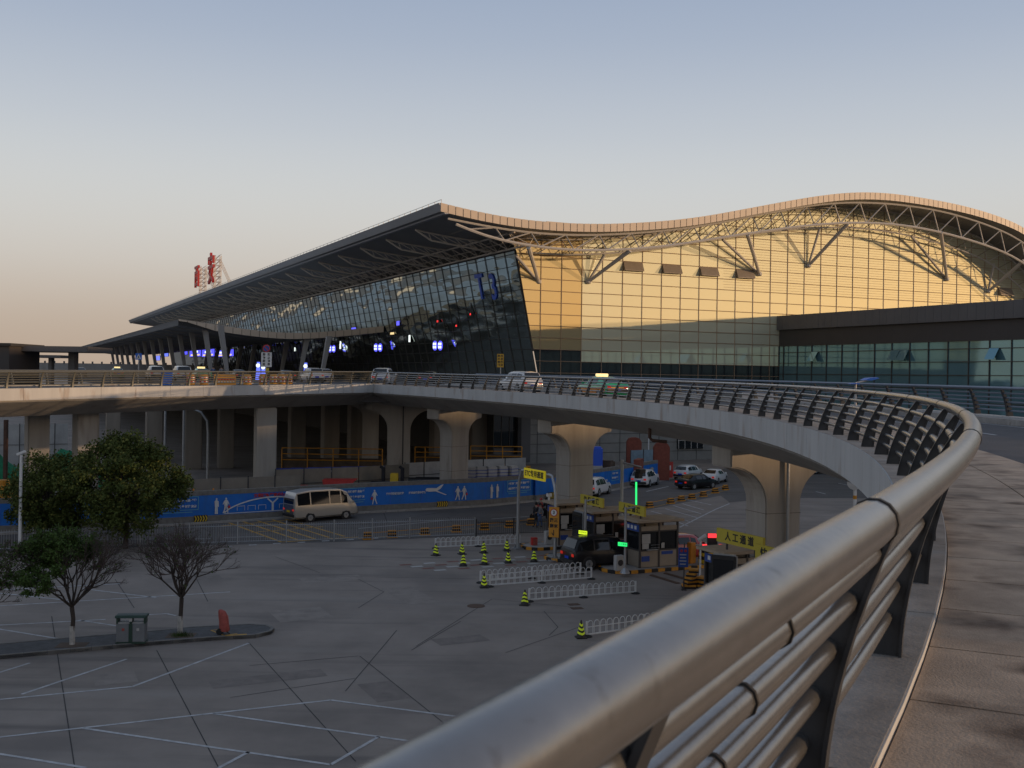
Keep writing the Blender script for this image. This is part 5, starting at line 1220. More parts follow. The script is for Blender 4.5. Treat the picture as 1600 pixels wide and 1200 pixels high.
# yellow lane signs on the booth roofs
def lane_sign(label, p, w, h, s, xd, posts=True):
    o = thing('lane_sign', label, 'lane sign', (p.x, p.y, p.z-h/2-.3), 0, 'yellow lane signs')
    fr = frame(p, xd); mb = MB(); mb.box((0, .06, 0), (w, .12, h)); mb.xf(fr); mb.build('board', 'sign_yellow', o, bevel=.01)
    t_ = text(s, h*.68, .004, .012); sx_ = min(1.0, w*.86/max(.01, max(q.x for q in t_.v)-min(q.x for q in t_.v))); t_.xf(fr @ Matrix.Translation((0, -.006, 0)) @ Matrix.Diagonal((sx_*1.0, 1, 1, 1))); t_.build('lettering', 'black', o)
    if posts:
        mb = MB(); mb.box((-w*.3, .1, -h/2-.14), (.07, .07, .3)); mb.box((w*.3, .1, -h/2-.14), (.07, .07, .3)); mb.xf(fr); mb.build('post', 'dark_metal', o)
    return o
lane_sign('yellow sign reading 人工通道 on the front booth', on(986.5, 795.5, 60.6), 2.75, .56, '人 工 通 道', -E2)
lane_sign('yellow sign reading 快捷通道 on the middle booth', on(924, 782.5, 65.2), 2.75, .56, '快 捷 通 道', -E2)
lane_sign('largest yellow sign reading 人工通道 nearest the handrail', on(1155, 843, 47), 3.3, .62, '人 工 通 道', -E2)
lane_sign('yellow sign mostly hidden behind the big handrail', on(1216, 871, 44), 3.0, .7, '快 捷 通 道', -E2)
# ETC gantry
gl, gr = gp(809, 857.5), gp(867, 877)
gt = thing('lane_gantry', 'white two legged gantry with a yellow ETC lane sign', 'gantry', (gl+gr)/2)
gd_ = (gr-gl).normalized(); up = Vector((0, 0, 1))
for p, s in ((gl, 1), (gr, -1)):
    mb = MB(); mb.tube([p, p+up*3.85, p+up*4.35+gd_*s*.12, p+up*4.95+gd_*s*.45, p+up*5.0+gd_*s*.9], [.11, .1, .1, .09, .09], 10); mb.build('pole', 'galv', gt, smooth=True)
    mb = MB(); mb.box(p+up*.04, (.6, .6, .08), RZ)
    for k in range(4): mb.prism([p+up*.08, p+up*.08+Matrix.Rotation(k*R(90)+RZ, 3, 'Z') @ Vector((.27, 0, 0)), p+up*.6], Matrix.Rotation(k*R(90)+RZ, 3, 'Z') @ Vector((0, .02, 0)))
    mb.build('foot', 'galv', gt)
sc_ = on(834.5, 741.5, (gl.y+gr.y)/2); fr = frame(sc_, gd_); mat('etc_yellow', (.70, .55, .02), .5, var=.04, emit=(1, .8, .02), estr=.12)
mb = MB(); mb.box((0, .05, 0), (2.7, .1, .62)); mb.xf(fr); sb_ = mb.build('sign_board', 'etc_yellow', gt, bevel=.01)
t_ = text('ETC专用通道', .42, .004, .012); t_.xf(fr @ Matrix.Translation((0, -.006, 0))); t_.build('lettering', 'black', sb_)
mb = MB(); mb.tube([gl+up*4.98+gd_*.5, gr+up*4.98-gd_*.5], .06, 8); mb.build('beam', 'galv', gt)
# orange vertical height sign on its own pole
p = gp(857, 851); o = thing('reader_post', 'thin white reader post behind the right gantry leg', 'post', p); mb = MB(); mb.tube([p, p+up*3.3], .07, 8); mb.box(p+up*.03, (.35, .35, .06), RZ); mb.build('pole', 'white_paint', o); mb = MB(); mb.box(p+up*3.2, (.3, .2, .2), RZ); mb.build('reader', 'white_paint', o)
p = gr.copy(); o = thing('height_sign', 'tall orange board with a round limit sign on the right gantry leg', 'road sign', gr+up*.7)
fr = frame(on(865.5, 816, p.y-.22), -E2*.75+E1*.66); hgt = 47/F*p.y; mb = MB(); mb.box((0, .04, 0), (.62, .08, hgt)); mb.xf(fr); bd = mb.build('board', 'safety_orange', o, bevel=.01)
mb = MB(); disc(mb, 0, hgt*.32, .23, .23, -.012, 20); mb.xf(fr); mb.build('sign_ring', 'red', bd); mb = MB(); disc(mb, 0, hgt*.32, .18, .18, -.018, 20); mb.xf(fr); mb.build('sign_face', 'white_paint', bd)
t_ = text('3', .26, .003, .01); t_.xf(fr @ Matrix.Translation((0, -.022, hgt*.32))); t_.build('lettering', 'black', bd)
for i, ch in enumerate('限高三米'): t_ = text(ch, .25, .003, .01); t_.xf(fr @ Matrix.Translation((-.13 if i < 2 else .13, -.01, hgt*.06-.33*(i % 2)))); t_.build('lettering', 'black', bd)
mb = MB(); bar(mb, (.0, -hgt*.42), (.0, -hgt*.25), .05, -.012); bar(mb, (-.12, -hgt*.35), (0, -hgt*.44), .05, -.012); mb.xf(fr); mb.build('arrow', 'black', bd)
# lit lane message signs
for (u, v, Y, m, s, lab, pu, pv) in ((973.5, 850.5, 57.8, 'led_green', '人工通道', 'green lit message sign on a pole before the front booth', 976.5, 893), (911.5, 832, 61.2, 'led_lime', '快捷通道', 'lime lit message sign on a pole before the middle booth', 914, 872)):
    p = ux(pu, Y, .18); o = thing('message_sign', lab, 'lit sign', p, 0, 'lit message signs'); mb = MB(); mb.tube([p, p+up*3.6], .07, 8); mb.tube([p+up*3.5, p+up*3.6+E1*.5-E2*.2], .05, 6); mb.lathe(p, [(.28, 0), (.26, .06), (.1, .3)], 8); mb.build('pole', 'galv', o)
    fr = frame(on(u, v, Y-.15), -E2*.85+E1*.5); mb = MB(); mb.box((0, .05, 0), (.62, .1, .26)); mb.xf(fr); mb.build('housing', 'black', o); mb = MB(); mb.box((-.02, -.01, 0), (.55, .02, .2)); mb.xf(fr); lp_ = mb.build('screen', m, o)
    t_ = text(s, .13, .002, .0); t_.xf(fr @ Matrix.Translation((-.02, -.025, 0))); t_.build('lettering', 'black', lp_)
# display kiosks
def kiosk(label, p, rz, w=1.15, h=2.9):
    o = thing('display_kiosk', label, 'display', p, rz, 'tall dark display kiosks'); mb = MB(); mb.box((0, 0, h/2), (w, .34, h)); mb.build('case', 'galv', o, local=True, bevel=.08, seg=3); mb = MB(); mb.box((0, -.17, h*.52), (w*.97, .05, h*.93)); mb.build('bezel', 'black', o, local=True, bevel=.07, seg=3)
    mb = MB(); mb.box((0, -.20, h*.52), (w*.8, .01, h*.8)); mb.build('screen', 'glass_dark', o, local=True); mb = MB(); mb.box((0, 0, .05), (w*1.1, .5, .1)); mb.build('foot', 'dark_metal', o, local=True); return o
k1 = kiosk('black display kiosk between the SUV and the middle booth', ux(905, 62.0, .1), math.atan2(-E2.y, -E2.x)); dup(k1, ux(1131, 47.5, .1), R(-28), 'black display kiosk nearest the big handrail', 'tall dark display kiosks')
# speed bumps, aircon boxes, red cabinet, orange barrier machine, barrier arm, block stack, blue sign
mat('bump_rust', (.09, .05, .03), .8, var=.3, scale=6)
for i, (p1, p2) in enumerate((((1018, 899), (1060, 912)), ((1040, 896), (1075, 906)))):
    a, b = gp(*p1), gp(*p2); d = (b-a).normalized(); nn = Vector((-d.y, d.x, 0)); mb = MB(); mb.loft([[q-nn*.17+up*.004, q-nn*.06+up*.06, q+nn*.06+up*.06, q+nn*.17+up*.004] for q in (a, b)]); tag(mb.build('speed_bump', 'bump_rust', origin=(a+b)/2), 'worn speed bump beside the front island, ' + ('longer left one' if i == 0 else 'shorter right one'), 'speed bump', 'speed bumps')
for u, Y, lab in ((967, 58.6, 'white air conditioner box at the foot of the front booth'), (857, 67.5, 'white air conditioner box at the foot of the rear booth')):
    p = ux(u, Y, .18); o = thing('aircon_unit', lab, 'air conditioner', p, RZ, 'air conditioner boxes'); mb = MB(); mb.box((0, 0, .42), (.5, .36, .84)); mb.build('case', 'dirty_white', o, local=True, bevel=.03); mb = MB(); mb.cyl((0, -.19, .45), .17, .02, 14, axis='Y'); mb.build('fan_grille', 'dark_metal', o, local=True)
p = gp(834.5, 856); o = thing('fire_cabinet', 'red fire cabinet beside the right gantry leg', 'cabinet', p, RZ); mb = MB(); mb.box((0, 0, .33), (.36, .3, .66)); mb.build('case', 'red', o, local=True, bevel=.02); mb = MB(); mb.box((0, -.16, .36), (.28, .02, .44)); mb.build('door', 'faded_red', o, local=True)
p = lane(3.7, -.1)+up*.18; o = thing('barrier_machine', 'orange barrier machine with a striped block right of the front booth', 'barrier', p, RZ)
mb = MB(); mb.box((0, .4, .6), (.4, .4, 1.2)); mb.build('case', 'orange', o, local=True, bevel=.04); mb = MB(); mb.tube([(.0, .3, 1.05), (5.0, -2.2, 1.15)], .05, 6); mb.build('arm', 'dirty_white', o, local=True); mb = MB()
for k in range(5): a = .1+.17*k; mb.tube([(5*a, .3-2.5*a, 1.05+.1*a), (5*(a+.08), .3-2.5*(a+.08), 1.05+.1*(a+.08))], .056, 6)
mb.build('arm_stripes', 'lamp_red', o, local=True)
for k in range(5): mb = MB(); mb.box((.75, 0, .14+.2*k), (.75, .5, .2)); mb.build('block_layer', 'yellow' if k % 2 == 0 else 'black', o, local=True, bevel=.03)
q = ux(1094, 57); o = thing('camera_post', 'thin white post with a camera by the red light', 'camera post', q); mb = MB(); mb.tube([q, q+up*2.2], .05, 6); mb.build('post', 'white_paint', o); mb = MB(); mb.tube([q+up*2.2+Vector((-.12, 0, -.05)), q+up*2.2+Vector((.3, .1, .22))], .1, 8); mb.build('camera', 'white_paint', o)
q = ux(1116, 55); o = thing('lane_signal', 'lane signal box with a red lit top on a thin post', 'traffic light', q); mb = MB(); mb.tube([q, q+up*2.6], .05, 6); mb.build('post', 'white_paint', o); mb = MB(); mb.box(on(1113, 843, 54.8), (.5, .3, .62)); mb.build('box', 'dark_metal', o, bevel=.02); mb = MB(); mb.box(on(1113, 837, 54.6), (.42, .1, .2)); mb.build('red_lamp', 'lamp_red', o)
q = gp(1068.5, 922); o = thing('rules_sign', 'blue rules sign on a slim grey post before the striped blocks', 'sign', q); mb = MB(); mb.tube([q, q+up*2.4], .035, 6); mb.box(q+up*.02, (.25, .25, .04)); mb.build('post', 'dark_metal', o)
fr = frame(on(1068, 871, q.y-.05), -E2*.5+E1*.87); mb = MB(); mb.box((0, .04, 0), (.5, .07, 1.0)); mb.xf(fr); bd = mb.build('board', 'blue_sign', o, bevel=.01); mb = MB(); disc(mb, -.1, .34, .07, .07, -.012); disc(mb, .1, .34, .07, .07, -.012); mb.xf(fr); mb.build('sign_ring', 'red', bd); mb = MB()
for k in range(4): mb.box((-.02, -.006, .14-.16*k), (.34-.05*(k % 2), .01, .05))
mb.xf(fr); mb.build('text_lines', 'dirty_white', bd)
q = gp(1090, 919); o = thing('block_stack', 'pile of yellow and black barrier blocks beside the blue rules sign', 'barrier blocks', q)
for k, (dx, dy, z) in enumerate(((-.45,0,0),(.25,.1,0),(-.35,.05,.2),(.3,.05,.2),(-.35,0,.4),(.28,.1,.4),(-.3,.05,.6),(-.2,.05,.8),(.6,-.2,0))):
    mb = MB(); mb.box(q+Vector((dx, dy, z+.145)), (.72-.04*k, .5, .1), .2*k); mb.build('block', 'safety_orange', o, bevel=.02); mb = MB(); mb.box(q+Vector((dx, dy, z+.05)), (.74-.04*k, .52, .09), .2*k); mb.build('block', 'black', o, bevel=.02)
# camera gantry pole and green light line
q = gp(971, 800); q = ux(971, 80); o = thing('camera_mast', 'tall cream pole with a camera arm beside the white SUV', 'camera post', q); mb = MB(); mb.tube([q, q+up*(EYE-(718-590)*80/F)], .13, 10); mb.build('pole', 'dirty_white', o, smooth=True)
top = q+up*(EYE-(722-590)*80/F); mb = MB(); mb.tube([top, on(1002, 730, 79)], .07, 8); mb.build('arm', 'galv', o); mb = MB(); mb.box(on(1001, 736, 78.8), (.55, .6, .3), .5, ); mb.box(on(998, 742, 78.7), (.5, .4, .5), .7); mb.build('camera', 'black', o, bevel=.03)
g0, g1 = on(994, 753, 76), on(994, 790, 76); q = ux(994, 76.2); o = thing('light_pole', 'thin pole with a glowing green light strip', 'light strip', q); mb = MB(); mb.tube([q, q+up*(g0.z)], .05, 6); mb.build('pole', 'dark_metal', o); mb = MB(); mb.tube([g0+Vector((0,-.08,0)), g1+Vector((0,-.08,-.1))], .07, 6); mb.build('light_strip', 'led_green', o)
# round sign on pole at the right
q = gp(1335, 800); q = ux(1335, 72); o = thing('round_sign', 'round sign seen from behind on a striped white pole under the flyover', 'road sign', q); mb = MB(); mb.tube([q, q+up*(EYE-(746-596)*72/F)], .12, 8); mb.build('pole', 'white_paint', o); mb = MB(); mb.lathe((0, 0, 0), [(.02, -.02), (.5, -.02), (.5, .02), (.02, .02)], 18); mb.xf(Matrix.Translation(on(1335, 754, 71.8)) @ Matrix.Rotation(R(90), 4, 'X')); mb.build('disc', 'dirty_white', o)
mb = MB(); mb.cyl(q+up*(EYE-(780-596)*72/F), .13, .25, 8); mb.build('band', 'safety_orange', o)
mb = MB(); mb.box(q+up*.3, (2.4, 1.2, .5)); mb.build('plinth', 'kerb_old', o)
q = ux(1088.6, 110); o = thing('no_entry_sign', 'small red and white sign before the brick gate post', 'road sign', gp(1046, 750)); p = gp(1046, 750); mb = MB(); mb.tube([p, p+up*1.2], .04, 6); mb.build('post', 'dirty_white', o); mb = MB(); mb.box(p+up*1.1, (.75, .08, 1.7)); mb.build('board', 'red', o); mb = MB(); mb.box(p+up*1.3+Vector((0, -.05, 0)), (.3, .03, .5)); mb.build('mark', 'white_paint', o)
# ------------------------------------------------------------------ striped delineator blocks
def block(label, p, rz, g, w=.56):
    o = thing('barrier_block', label, 'barrier block', p, rz, g)
    mb = MB(); mb.box((0, 0, .05), (w*1.25, .4, .1)); mb.box((0, 0, .27), (w, .28, .09)); mb.box((0, 0, .45), (w*.95, .25, .08)); mb.build('yellow_bands', 'safety_orange', o, local=True, bevel=.015)
    mb = MB(); mb.box((0, 0, .165), (w*1.05, .31, .13)); mb.box((0, 0, .365), (w*.97, .26, .1)); mb.build('black_bands', 'black', o, local=True); return o
GB = 'striped blocks along the road'; ords = ['first', 'second', 'third', 'fourth', 'fifth', 'sixth', 'seventh']
first = None
for i, (u, v) in enumerate(((575, 843), (612.5, 840), (664, 836), (713, 831.5), (757, 828), (796, 824.5), (830, 820.5))):
    lab = 'yellow and black block behind the picket fence, %s from the left' % ords[i]
    if first is None: first = block(lab, gp(u, v), .25, GB)
    else: dup(first, gp(u, v), .25, lab, GB)
ords2 = ['nearest the green light strip', 'second from the green light strip', 'third from the green light strip', 'middle of the right row', 'third from the pier', 'second from the pier', 'last before the pier']
for i, (u, v) in enumerate(((1015, 793), (1048, 787), (1064.5, 783), (1081, 780), (1099, 776), (1117.5, 770.5), (1133.5, 765.5))): dup(first, gp(u, v), .5, 'yellow and black block in the right row, ' + ords2[i], 'striped blocks in the right row')
mb = MB(); mb.tube([gp(u, v)+up*.42 for u, v in ((575, 843), (612.5, 840), (664, 836), (713, 831.5), (757, 828), (796, 824.5), (830, 820.5))], .025, 5); tag(mb.build('link_rail', 'safety_orange', origin=gp(713, 831.5)), 'thin rail linking the striped blocks behind the picket fence', 'rail')
mb = MB(); mb.tube([gp(u, v)+up*.42 for u, v in ((1015, 793), (1048, 787), (1081, 780), (1117.5, 770.5), (1133.5, 765.5))], .025, 5); tag(mb.build('link_rail', 'safety_orange', origin=gp(1081, 780)), 'thin rail linking the right row of striped blocks', 'rail')
# ------------------------------------------------------------------ cones
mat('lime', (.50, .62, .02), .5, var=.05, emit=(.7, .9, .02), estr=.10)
def cone(label, p):
    o = thing('traffic_cone', label, 'traffic cone', p, random.uniform(0, 3), 'lime and black cones'); H = .72
    rr = lambda z: .17*(1-z/H)+.03
    mb = MB(); mb.box((0, 0, .025), (.44, .44, .05)); mb.lathe((0, 0, .05), [(.19, 0), (rr(.1), .05), (rr(H), H-.05), (.02, H-.03)], 14); mb.build('body', 'black', o, local=True)
    mb = MB()
    for k in range(3):
        z = .14+.17*k; n = 16; r1 = rr(z)+.006
        for j in range(n):
            a0, a1 = 2*math.pi*j/n, 2*math.pi*(j+1)/n; zz = lambda a: z + .07*abs(((a/math.pi*2) % 2)-1)
            pt = lambda a, dz: Vector(((rr(zz(a)+dz)+.008)*math.cos(a), (rr(zz(a)+dz)+.008)*math.sin(a), zz(a)+dz))
            mb.quad(pt(a0, 0), pt(a1, 0), pt(a1, .085), pt(a0, .085))
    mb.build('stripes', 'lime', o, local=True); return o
CL = ['lime and black cone at the left end of the rear white fence', 'back row cone, second from the left', 'back row cone, third from the left', 'back row cone nearest the left gantry leg', 'front row cone, leftmost', 'front row cone, second from the left', 'front row cone, third from the left', 'cone nearest the right gantry leg', 'cone at the left end of the double white fence', 'cone at the left end of the third white fence', 'cone at the left end of the nearest white fence']
c0 = None
for (u, v), lab in zip(((681, 868), (722, 866), (756, 864), (792, 860.5), (724, 884), (757, 882), (794, 879.5), (834.5, 877.5), (756.5, 918), (820, 945.5), (908, 996.5)), CL):
    if not c0: c0 = cone(lab, gp(u, v))
    else: dup(c0, gp(u, v), random.uniform(0, 3), lab, 'lime and black cones')
mb = MB()
for k, m in ((0, 'line_white'), (1, 'line_red')): pass
mat('line_red', (.20, .09, .07), .85, var=.3, scale=3)
mb = MB(); mw = MB(); rn = random.Random(5)
for j in range(4):
    for i in range(8):
        p = lane(-11.8+1.45*i+.4*j, 6.6-.75*j) ; q = p + E1*.7
        strip(mw if (i+j) % 2 else mb, p, q, .35, .009)
struct(mb.build('rumble_strips', 'line_red')); struct(mw.build('rumble_strips_white', 'dirty_white'))
# ------------------------------------------------------------------ white hoop fences
def hoop_fence(label, pa, pb, h=.66, n=None, g='white hoop fences'):
    a, b = gp(*pa), gp(*pb); L = (b-a).length; rz = math.atan2((b-a).y, (b-a).x); o = thing('hoop_fence', label, 'fence', a, rz, g)
    n = n or round(L/.34); w = L/n
    mb = MB()
    for i in range(n):
        c = (i+.5)*w; r = w*.40; mb.tube([(c-r, 0, .1)] + [(c-r*math.cos(t), 0, h-r+r*math.sin(t)) for t in [math.pi*k/6 for k in range(7)]] + [(c+r, 0, .1)], .016, 5, cap=False)
    mb.build('hoops', 'white_paint', o, local=True)
    mb = MB(); mb.box((L/2, 0, .1), (L, .05, .05)); mb.box((L/2, 0, h-.26), (L, .03, .03)); mb.build('rails', 'white_paint', o, local=True)
    for f_ in (0, .5, 1):
        mb = MB(); mb.box((L*f_, 0, h*.48), (.07, .07, h*.96)); mb.build('post', 'white_paint', o, local=True); mb = MB(); mb.lathe((L*f_, 0, .004), [(.24, 0), (.2, .05), (.08, .09)], 10); mb.build('foot', 'rubber', o, local=True)
    return o
hoop_fence('rear white hoop fence left of the gantry', (680.5, 857), (812, 851)); hoop_fence('white hoop fence of the double pair, farther one', (751, 911), (907, 897)); hoop_fence('white hoop fence of the double pair, nearer one', (765.5, 917), (924, 905)); hoop_fence('third white hoop fence with a cone at its left end', (827, 940), (993, 927.5)); hoop_fence('nearest white hoop fence running behind the big handrail', (917, 995), (1090, 971))
# ------------------------------------------------------------------ picket fence along the road
def picket(label, pts, h, m):
    P = [gp(*q) for q in pts]; o = thing('picket_fence', label, 'fence', P[0]); mb = MB(); mr = MB(); n = 0
    for a, b in zip(P, P[1:]):
        L = (b-a).length; k = max(1, round(L/3.0)); d = (b-a)/k; dn = d.normalized()
        for i in range(k):
            s = a+d*i; mp = MB(); mp.box(s+up*(h/2+.06), (.08, .08, h+.12), RZ); mp.build('post', m, o)
            m_n = int(d.length/.14)
            for j in range(1, m_n): t = s+dn*(j*d.length/m_n); mb.tube([t+up*.12, t+up*h], .013, 4)
        mr.tube([a+up*.16, b+up*.16], .022, 4); mr.tube([a+up*(h-.14), b+up*(h-.14)], .022, 4)
    mp = MB(); mp.box(P[-1]+up*(h/2), (.08, .08, h), RZ); mp.build('post', m, o)
    mb.build('pickets', m, o); mr.build('rails', m, o)
picket('thin grey picket fence between the road and the forecourt', [(-40, 863), (140, 857), (371, 850), (522, 846), (640, 841.5), (742, 838)], 1.28, 'galv')
picket('dark picket fence continuing to the rear booth', [(744, 838), (860, 835)], 1.05, 'dark_metal')
# ------------------------------------------------------------------ tree island
isl = [gp(u, v) for u, v in ((-80, 1037), (0, 1030), (110, 1020), (240, 1008), (330, 1001), (400, 997), (424, 991), (429, 986), (418, 981), (390, 979.5), (300, 984), (231, 991), (120, 1000), (0, 1011), (-80, 1017))]
mb = MB(); mb.prism([p+up*.002 for p in isl], up*.13); struct(mb.build('tree_island', 'paver'))
mb = MB(); ii = [p for p in isl]
for k in range(len(ii)-1):
    a, b = ii[k], ii[k+1]; d = b-a; L = d.length; n = max(1, round(L/.75)); dn = d.normalized(); nn = Vector((-dn.y, dn.x, 0))
    for i in range(n): p, q = a+d*(i/n)+dn*.012, a+d*((i+1)/n)-dn*.012; mb.prism([p-nn*.0+up*.003, q+up*.003, q+up*.15, p+up*.15], nn*.13)
struct(mb.build('island_kerb', 'kerb_old'))
mb = MB(); a, b = gp(352, 999.6), gp(386, 997.2); d = (b-a).normalized(); nn = Vector((-d.y, d.x, 0)); mb.prism([a-nn*.012+up*.006, b-nn*.012+up*.006, b-nn*.012+up*.156, a-nn*.012+up*.156], nn*.14); struct(mb.build('yellow_kerb_paint', 'line_yellow'))
mb = MB()
for p, q in (((330,985),(350,993)),((350,993),(371,990)),((330,985),(352,983))): strip(mb, gp(*p, .13), gp(*q, .13), .08, .137)
struct(mb.build('yellow_box_lines', 'line_yellow'))
mat('bin_grey', (.17, .18, .19), .5, metal=.2, var=.1)
q = gp(206, 1003.5, .13); o = thing('waste_bin', 'grey and green double waste bin between the two small trees', 'waste bin', q, R(6))
mb = MB(); mb.box((0, 0, .42), (1.1, .42, .72)); mb.build('body', 'bin_grey', o, local=True, bevel=.02); mb = MB(); mb.box((0, 0, .03), (1.12, .5, .06)); mb.box((0, -.215, .42), (.14, .03, .7)); mb.build('green_trim', 'bin_green', o, local=True) if 'bin_green' in M else (mat('bin_green', (.015, .045, .03), .5, var=.1), mb.build('green_trim', 'bin_green', o, local=True))
mb = MB()
for x in (-.52, 0, .52): mb.box((x, 0, .89), (.06, .4, .24))
mb.build('frame', 'bin_green', o, local=True); mb = MB(); mb.prism([Vector((-.6, y, z)) for y, z in ((-.27, 1.0), (.27, 1.0), (.22, 1.1), (-.22, 1.1))], (1.2, 0, 0)); mb.build('roof', 'bin_green', o, local=True, bevel=.02)
mb = MB(); mb.box((-.28, 0, .80), (.44, .36, .04)); mb.box((.28, 0, .80), (.44, .36, .04)); mb.build('tray', 'dirty_white', o, local=True); mb = MB(); mb.box((-.28, -.222, .55), (.1, .01, .1)); mb.build('red_label', 'faded_red', o, local=True); mb = MB(); mb.box((0, -.235, .93), (.12, .02, .12)); mb.box((.28, -.222, .55), (.1, .01, .1)); mb.build('label', 'dirty_white', o, local=True)
q = gp(349, 991, .13); o = thing('covered_extinguisher', 'wheeled extinguisher under a sagging red cover on the island tip', 'fire extinguisher', q)
mb = MB(); secs = []
for z, rx, ry, dx in ((.14,.17,.2,.06),(.2,.2,.22,.05),(.4,.2,.2,.03),(.7,.19,.19,0),(.92,.15,.16,-.06),(1.0,.06,.10,-.13)): secs.append([q+Vector((dx+rx*math.cos(2*math.pi*k/10)*(1+.09*math.sin(3*k+z*7)), ry*math.sin(2*math.pi*k/10), z)) for k in range(10)])
mb.loft(secs); mb.build('cover', 'faded_red', o, smooth=True)
for dy in (-.14, .14): mb = MB(); mb.tube([q+Vector((-.12, dy-.03, .13)), q+Vector((-.12, dy+.03, .13))], .13, 12); mb.build('wheel', 'rubber', o)
mb = MB(); mb.tube([q+Vector((.1, 0, .15)), q+Vector((.28, 0, .02))], .03, 6); mb.build('leg', 'dark_metal', o)
# security camera pole left
q = ux(31, 63); o = thing('camera_pole', 'white pole with a long bullet camera in front of the left evergreen', 'camera post', q); ht = EYE-(711-577)*63/F; mb = MB(); mb.tube([q, q+up*ht], [.1, .085], 10); mb.build('pole', 'white_paint', o, smooth=True); mb = MB(); c_ = q+up*(ht); mb.box(c_+Vector((0, 0, .12)), (.55, .16, .15), M3=Matrix.Rotation(R(-22), 3, 'Y')); mb.build('camera', 'white_paint', o, bevel=.02); mb = MB(); mb.box(c_+Vector((.05, 0, -.25)), (.14, .12, .3)); mb.build('bracket', 'galv', o)
# manholes and grates
q = gp(744, 947); mb = MB(); mb.cyl(q+up*.004, .42, .012, 24); tag(mb.build('manhole_cover', 'bump_rust', origin=q), 'round rusty manhole cover in the open forecourt', 'manhole')
for u, v, lab in ((896.5, 944.5, 'square drain grate behind its neighbour near the third fence'), (901.5, 950.5, 'square drain grate, nearer of the two by the third fence')): q = gp(u, v); mb = MB(); mb.box(q+up*.01, (.55, .38, .016), .3); tag(mb.build('drain_grate', 'bump_rust', origin=q), lab, 'drain', 'drain grates')
# ------------------------------------------------------------------ things on the departures deck
def sign_post(name, label, cat, u, Y, z0, z1): p = ux(u, Y, z0); o = thing(name, label, cat, p); mb = MB(); mb.tube([p, p+up*(z1-z0)], .06, 6); mb.build('pole', 'galv', o); return o, p
Y = 104; o, p = sign_post('no_stopping_sign', 'round no stopping sign above a white text board on the deck', 'road sign', 416, Y, 9.7, EYE+(582-543)*Y/F)
fr = frame(on(416.5, 544.5, Y-.1), (1, 0, 0)); mb = MB(); disc(mb, 0, 0, .38, .38, 0, 20); mb.xf(fr); mb.build('sign_ring', 'red', o); mb = MB(); disc(mb, 0, 0, .29, .29, -.02, 20); mb.xf(fr); mb.build('sign_face', 'blue_sign', o); mb = MB(); bar(mb, (-.22, .22), (.22, -.22), .08, -.03); mb.xf(fr); mb.build('sign_bar', 'red', o)
fr = frame(on(416.5, 562, Y-.1), (1, 0, 0)); mb = MB(); mb.box((0, .02, 0), (1.02, .04, 1.42)); mb.xf(fr); bd = mb.build('board', 'white_paint', o)
for i, ch in enumerate('即停即走禁止停车'): t_ = text(ch, .27, .003, .01); t_.xf(fr @ Matrix.Translation((-.24 if i < 4 else .24, -.01, .5-.32*(i % 4)))); t_.build('lettering', 'black', bd)
fr = frame(on(417.5, 579, Y-.15), (1, 0, 0)); mb = MB(); mb.box((0, .02, 0), (.36, .04, .5)); mb.xf(fr); mb.build('small_board', 'sign_yellow', o)
Y = 112; o, p = sign_post('info_sign', 'yellow sign with rows of black marks before the dark front glass', 'road sign', 782, Y, 9.7, EYE+(588-560)*Y/F); fr = frame(on(782, 563.5, Y-.1), (1, 0, 0)); mb = MB(); mb.box((0, .02, 0), (.7, .04, 1.4)); mb.xf(fr); bd = mb.build('board', 'orange_sign', o) if 'orange_sign' in M else (mat('orange_sign', (.6, .33, .02), .5, var=.05), mb.build('board', 'orange_sign', o))[1]
for i, ch in enumerate('国内出发国际到达'): t_ = text(ch, .26, .003, .01); t_.xf(fr @ Matrix.Translation((-.16 if i % 2 == 0 else .16, -.01, .48-.32*(i//2)))); t_.build('lettering', 'black', bd)
Y = 108; o, p = sign_post('crossing_sign', 'blue square pedestrian crossing sign at the left of the canopy', 'road sign', 216.5, Y, 9.7, EYE+(580-556)*Y/F); fr = frame(on(216.8, 557, Y-.1), (1, 0, 0)); mb = MB(); mb.box((0, .02, 0), (.66, .04, .66)); mb.xf(fr); mb.build('board', 'crossing_blue', o) if 'crossing_blue' in M else (mat('crossing_blue', (.02, .12, .5), .45, var=0), mb.build('board', 'crossing_blue', o)); mb = MB(); mb.poly([Vector((-.26, -.01, -.24)), Vector((.26, -.01, -.24)), Vector((0, -.01, .26))]); mb.xf(fr); mb.build('triangle', 'white_paint', o); mb = MB(); disc(mb, 0, .03, .05, .05, -.02); bar(mb, (0, -.02), (-.08, -.2), .05, -.02); bar(mb, (0, -.02), (.08, -.2), .05, -.02); mb.xf(fr); mb.build('figure', 'black', o)
p = ux(259, 91, 9.35); o = thing('panel_stack', 'blue slatted guide panel leaning behind the left railing', 'panel', p); mb = MB()
for k in range(7): mb.box(p+Vector((.06*k/7*2, 0, .12+.2*k)), (.95, .12, .14), M3=Matrix.Rotation(R(4), 3, 'Y'))
mb.build('slats', 'crossing_blue', o); mb = MB(); mb.box(p+Vector((-.38, .08, .7)), (.06, .06, 1.45)); mb.box(p+Vector((.46, .08, .7)), (.06, .06, 1.45)); mb.build('frame', 'dark_metal', o)
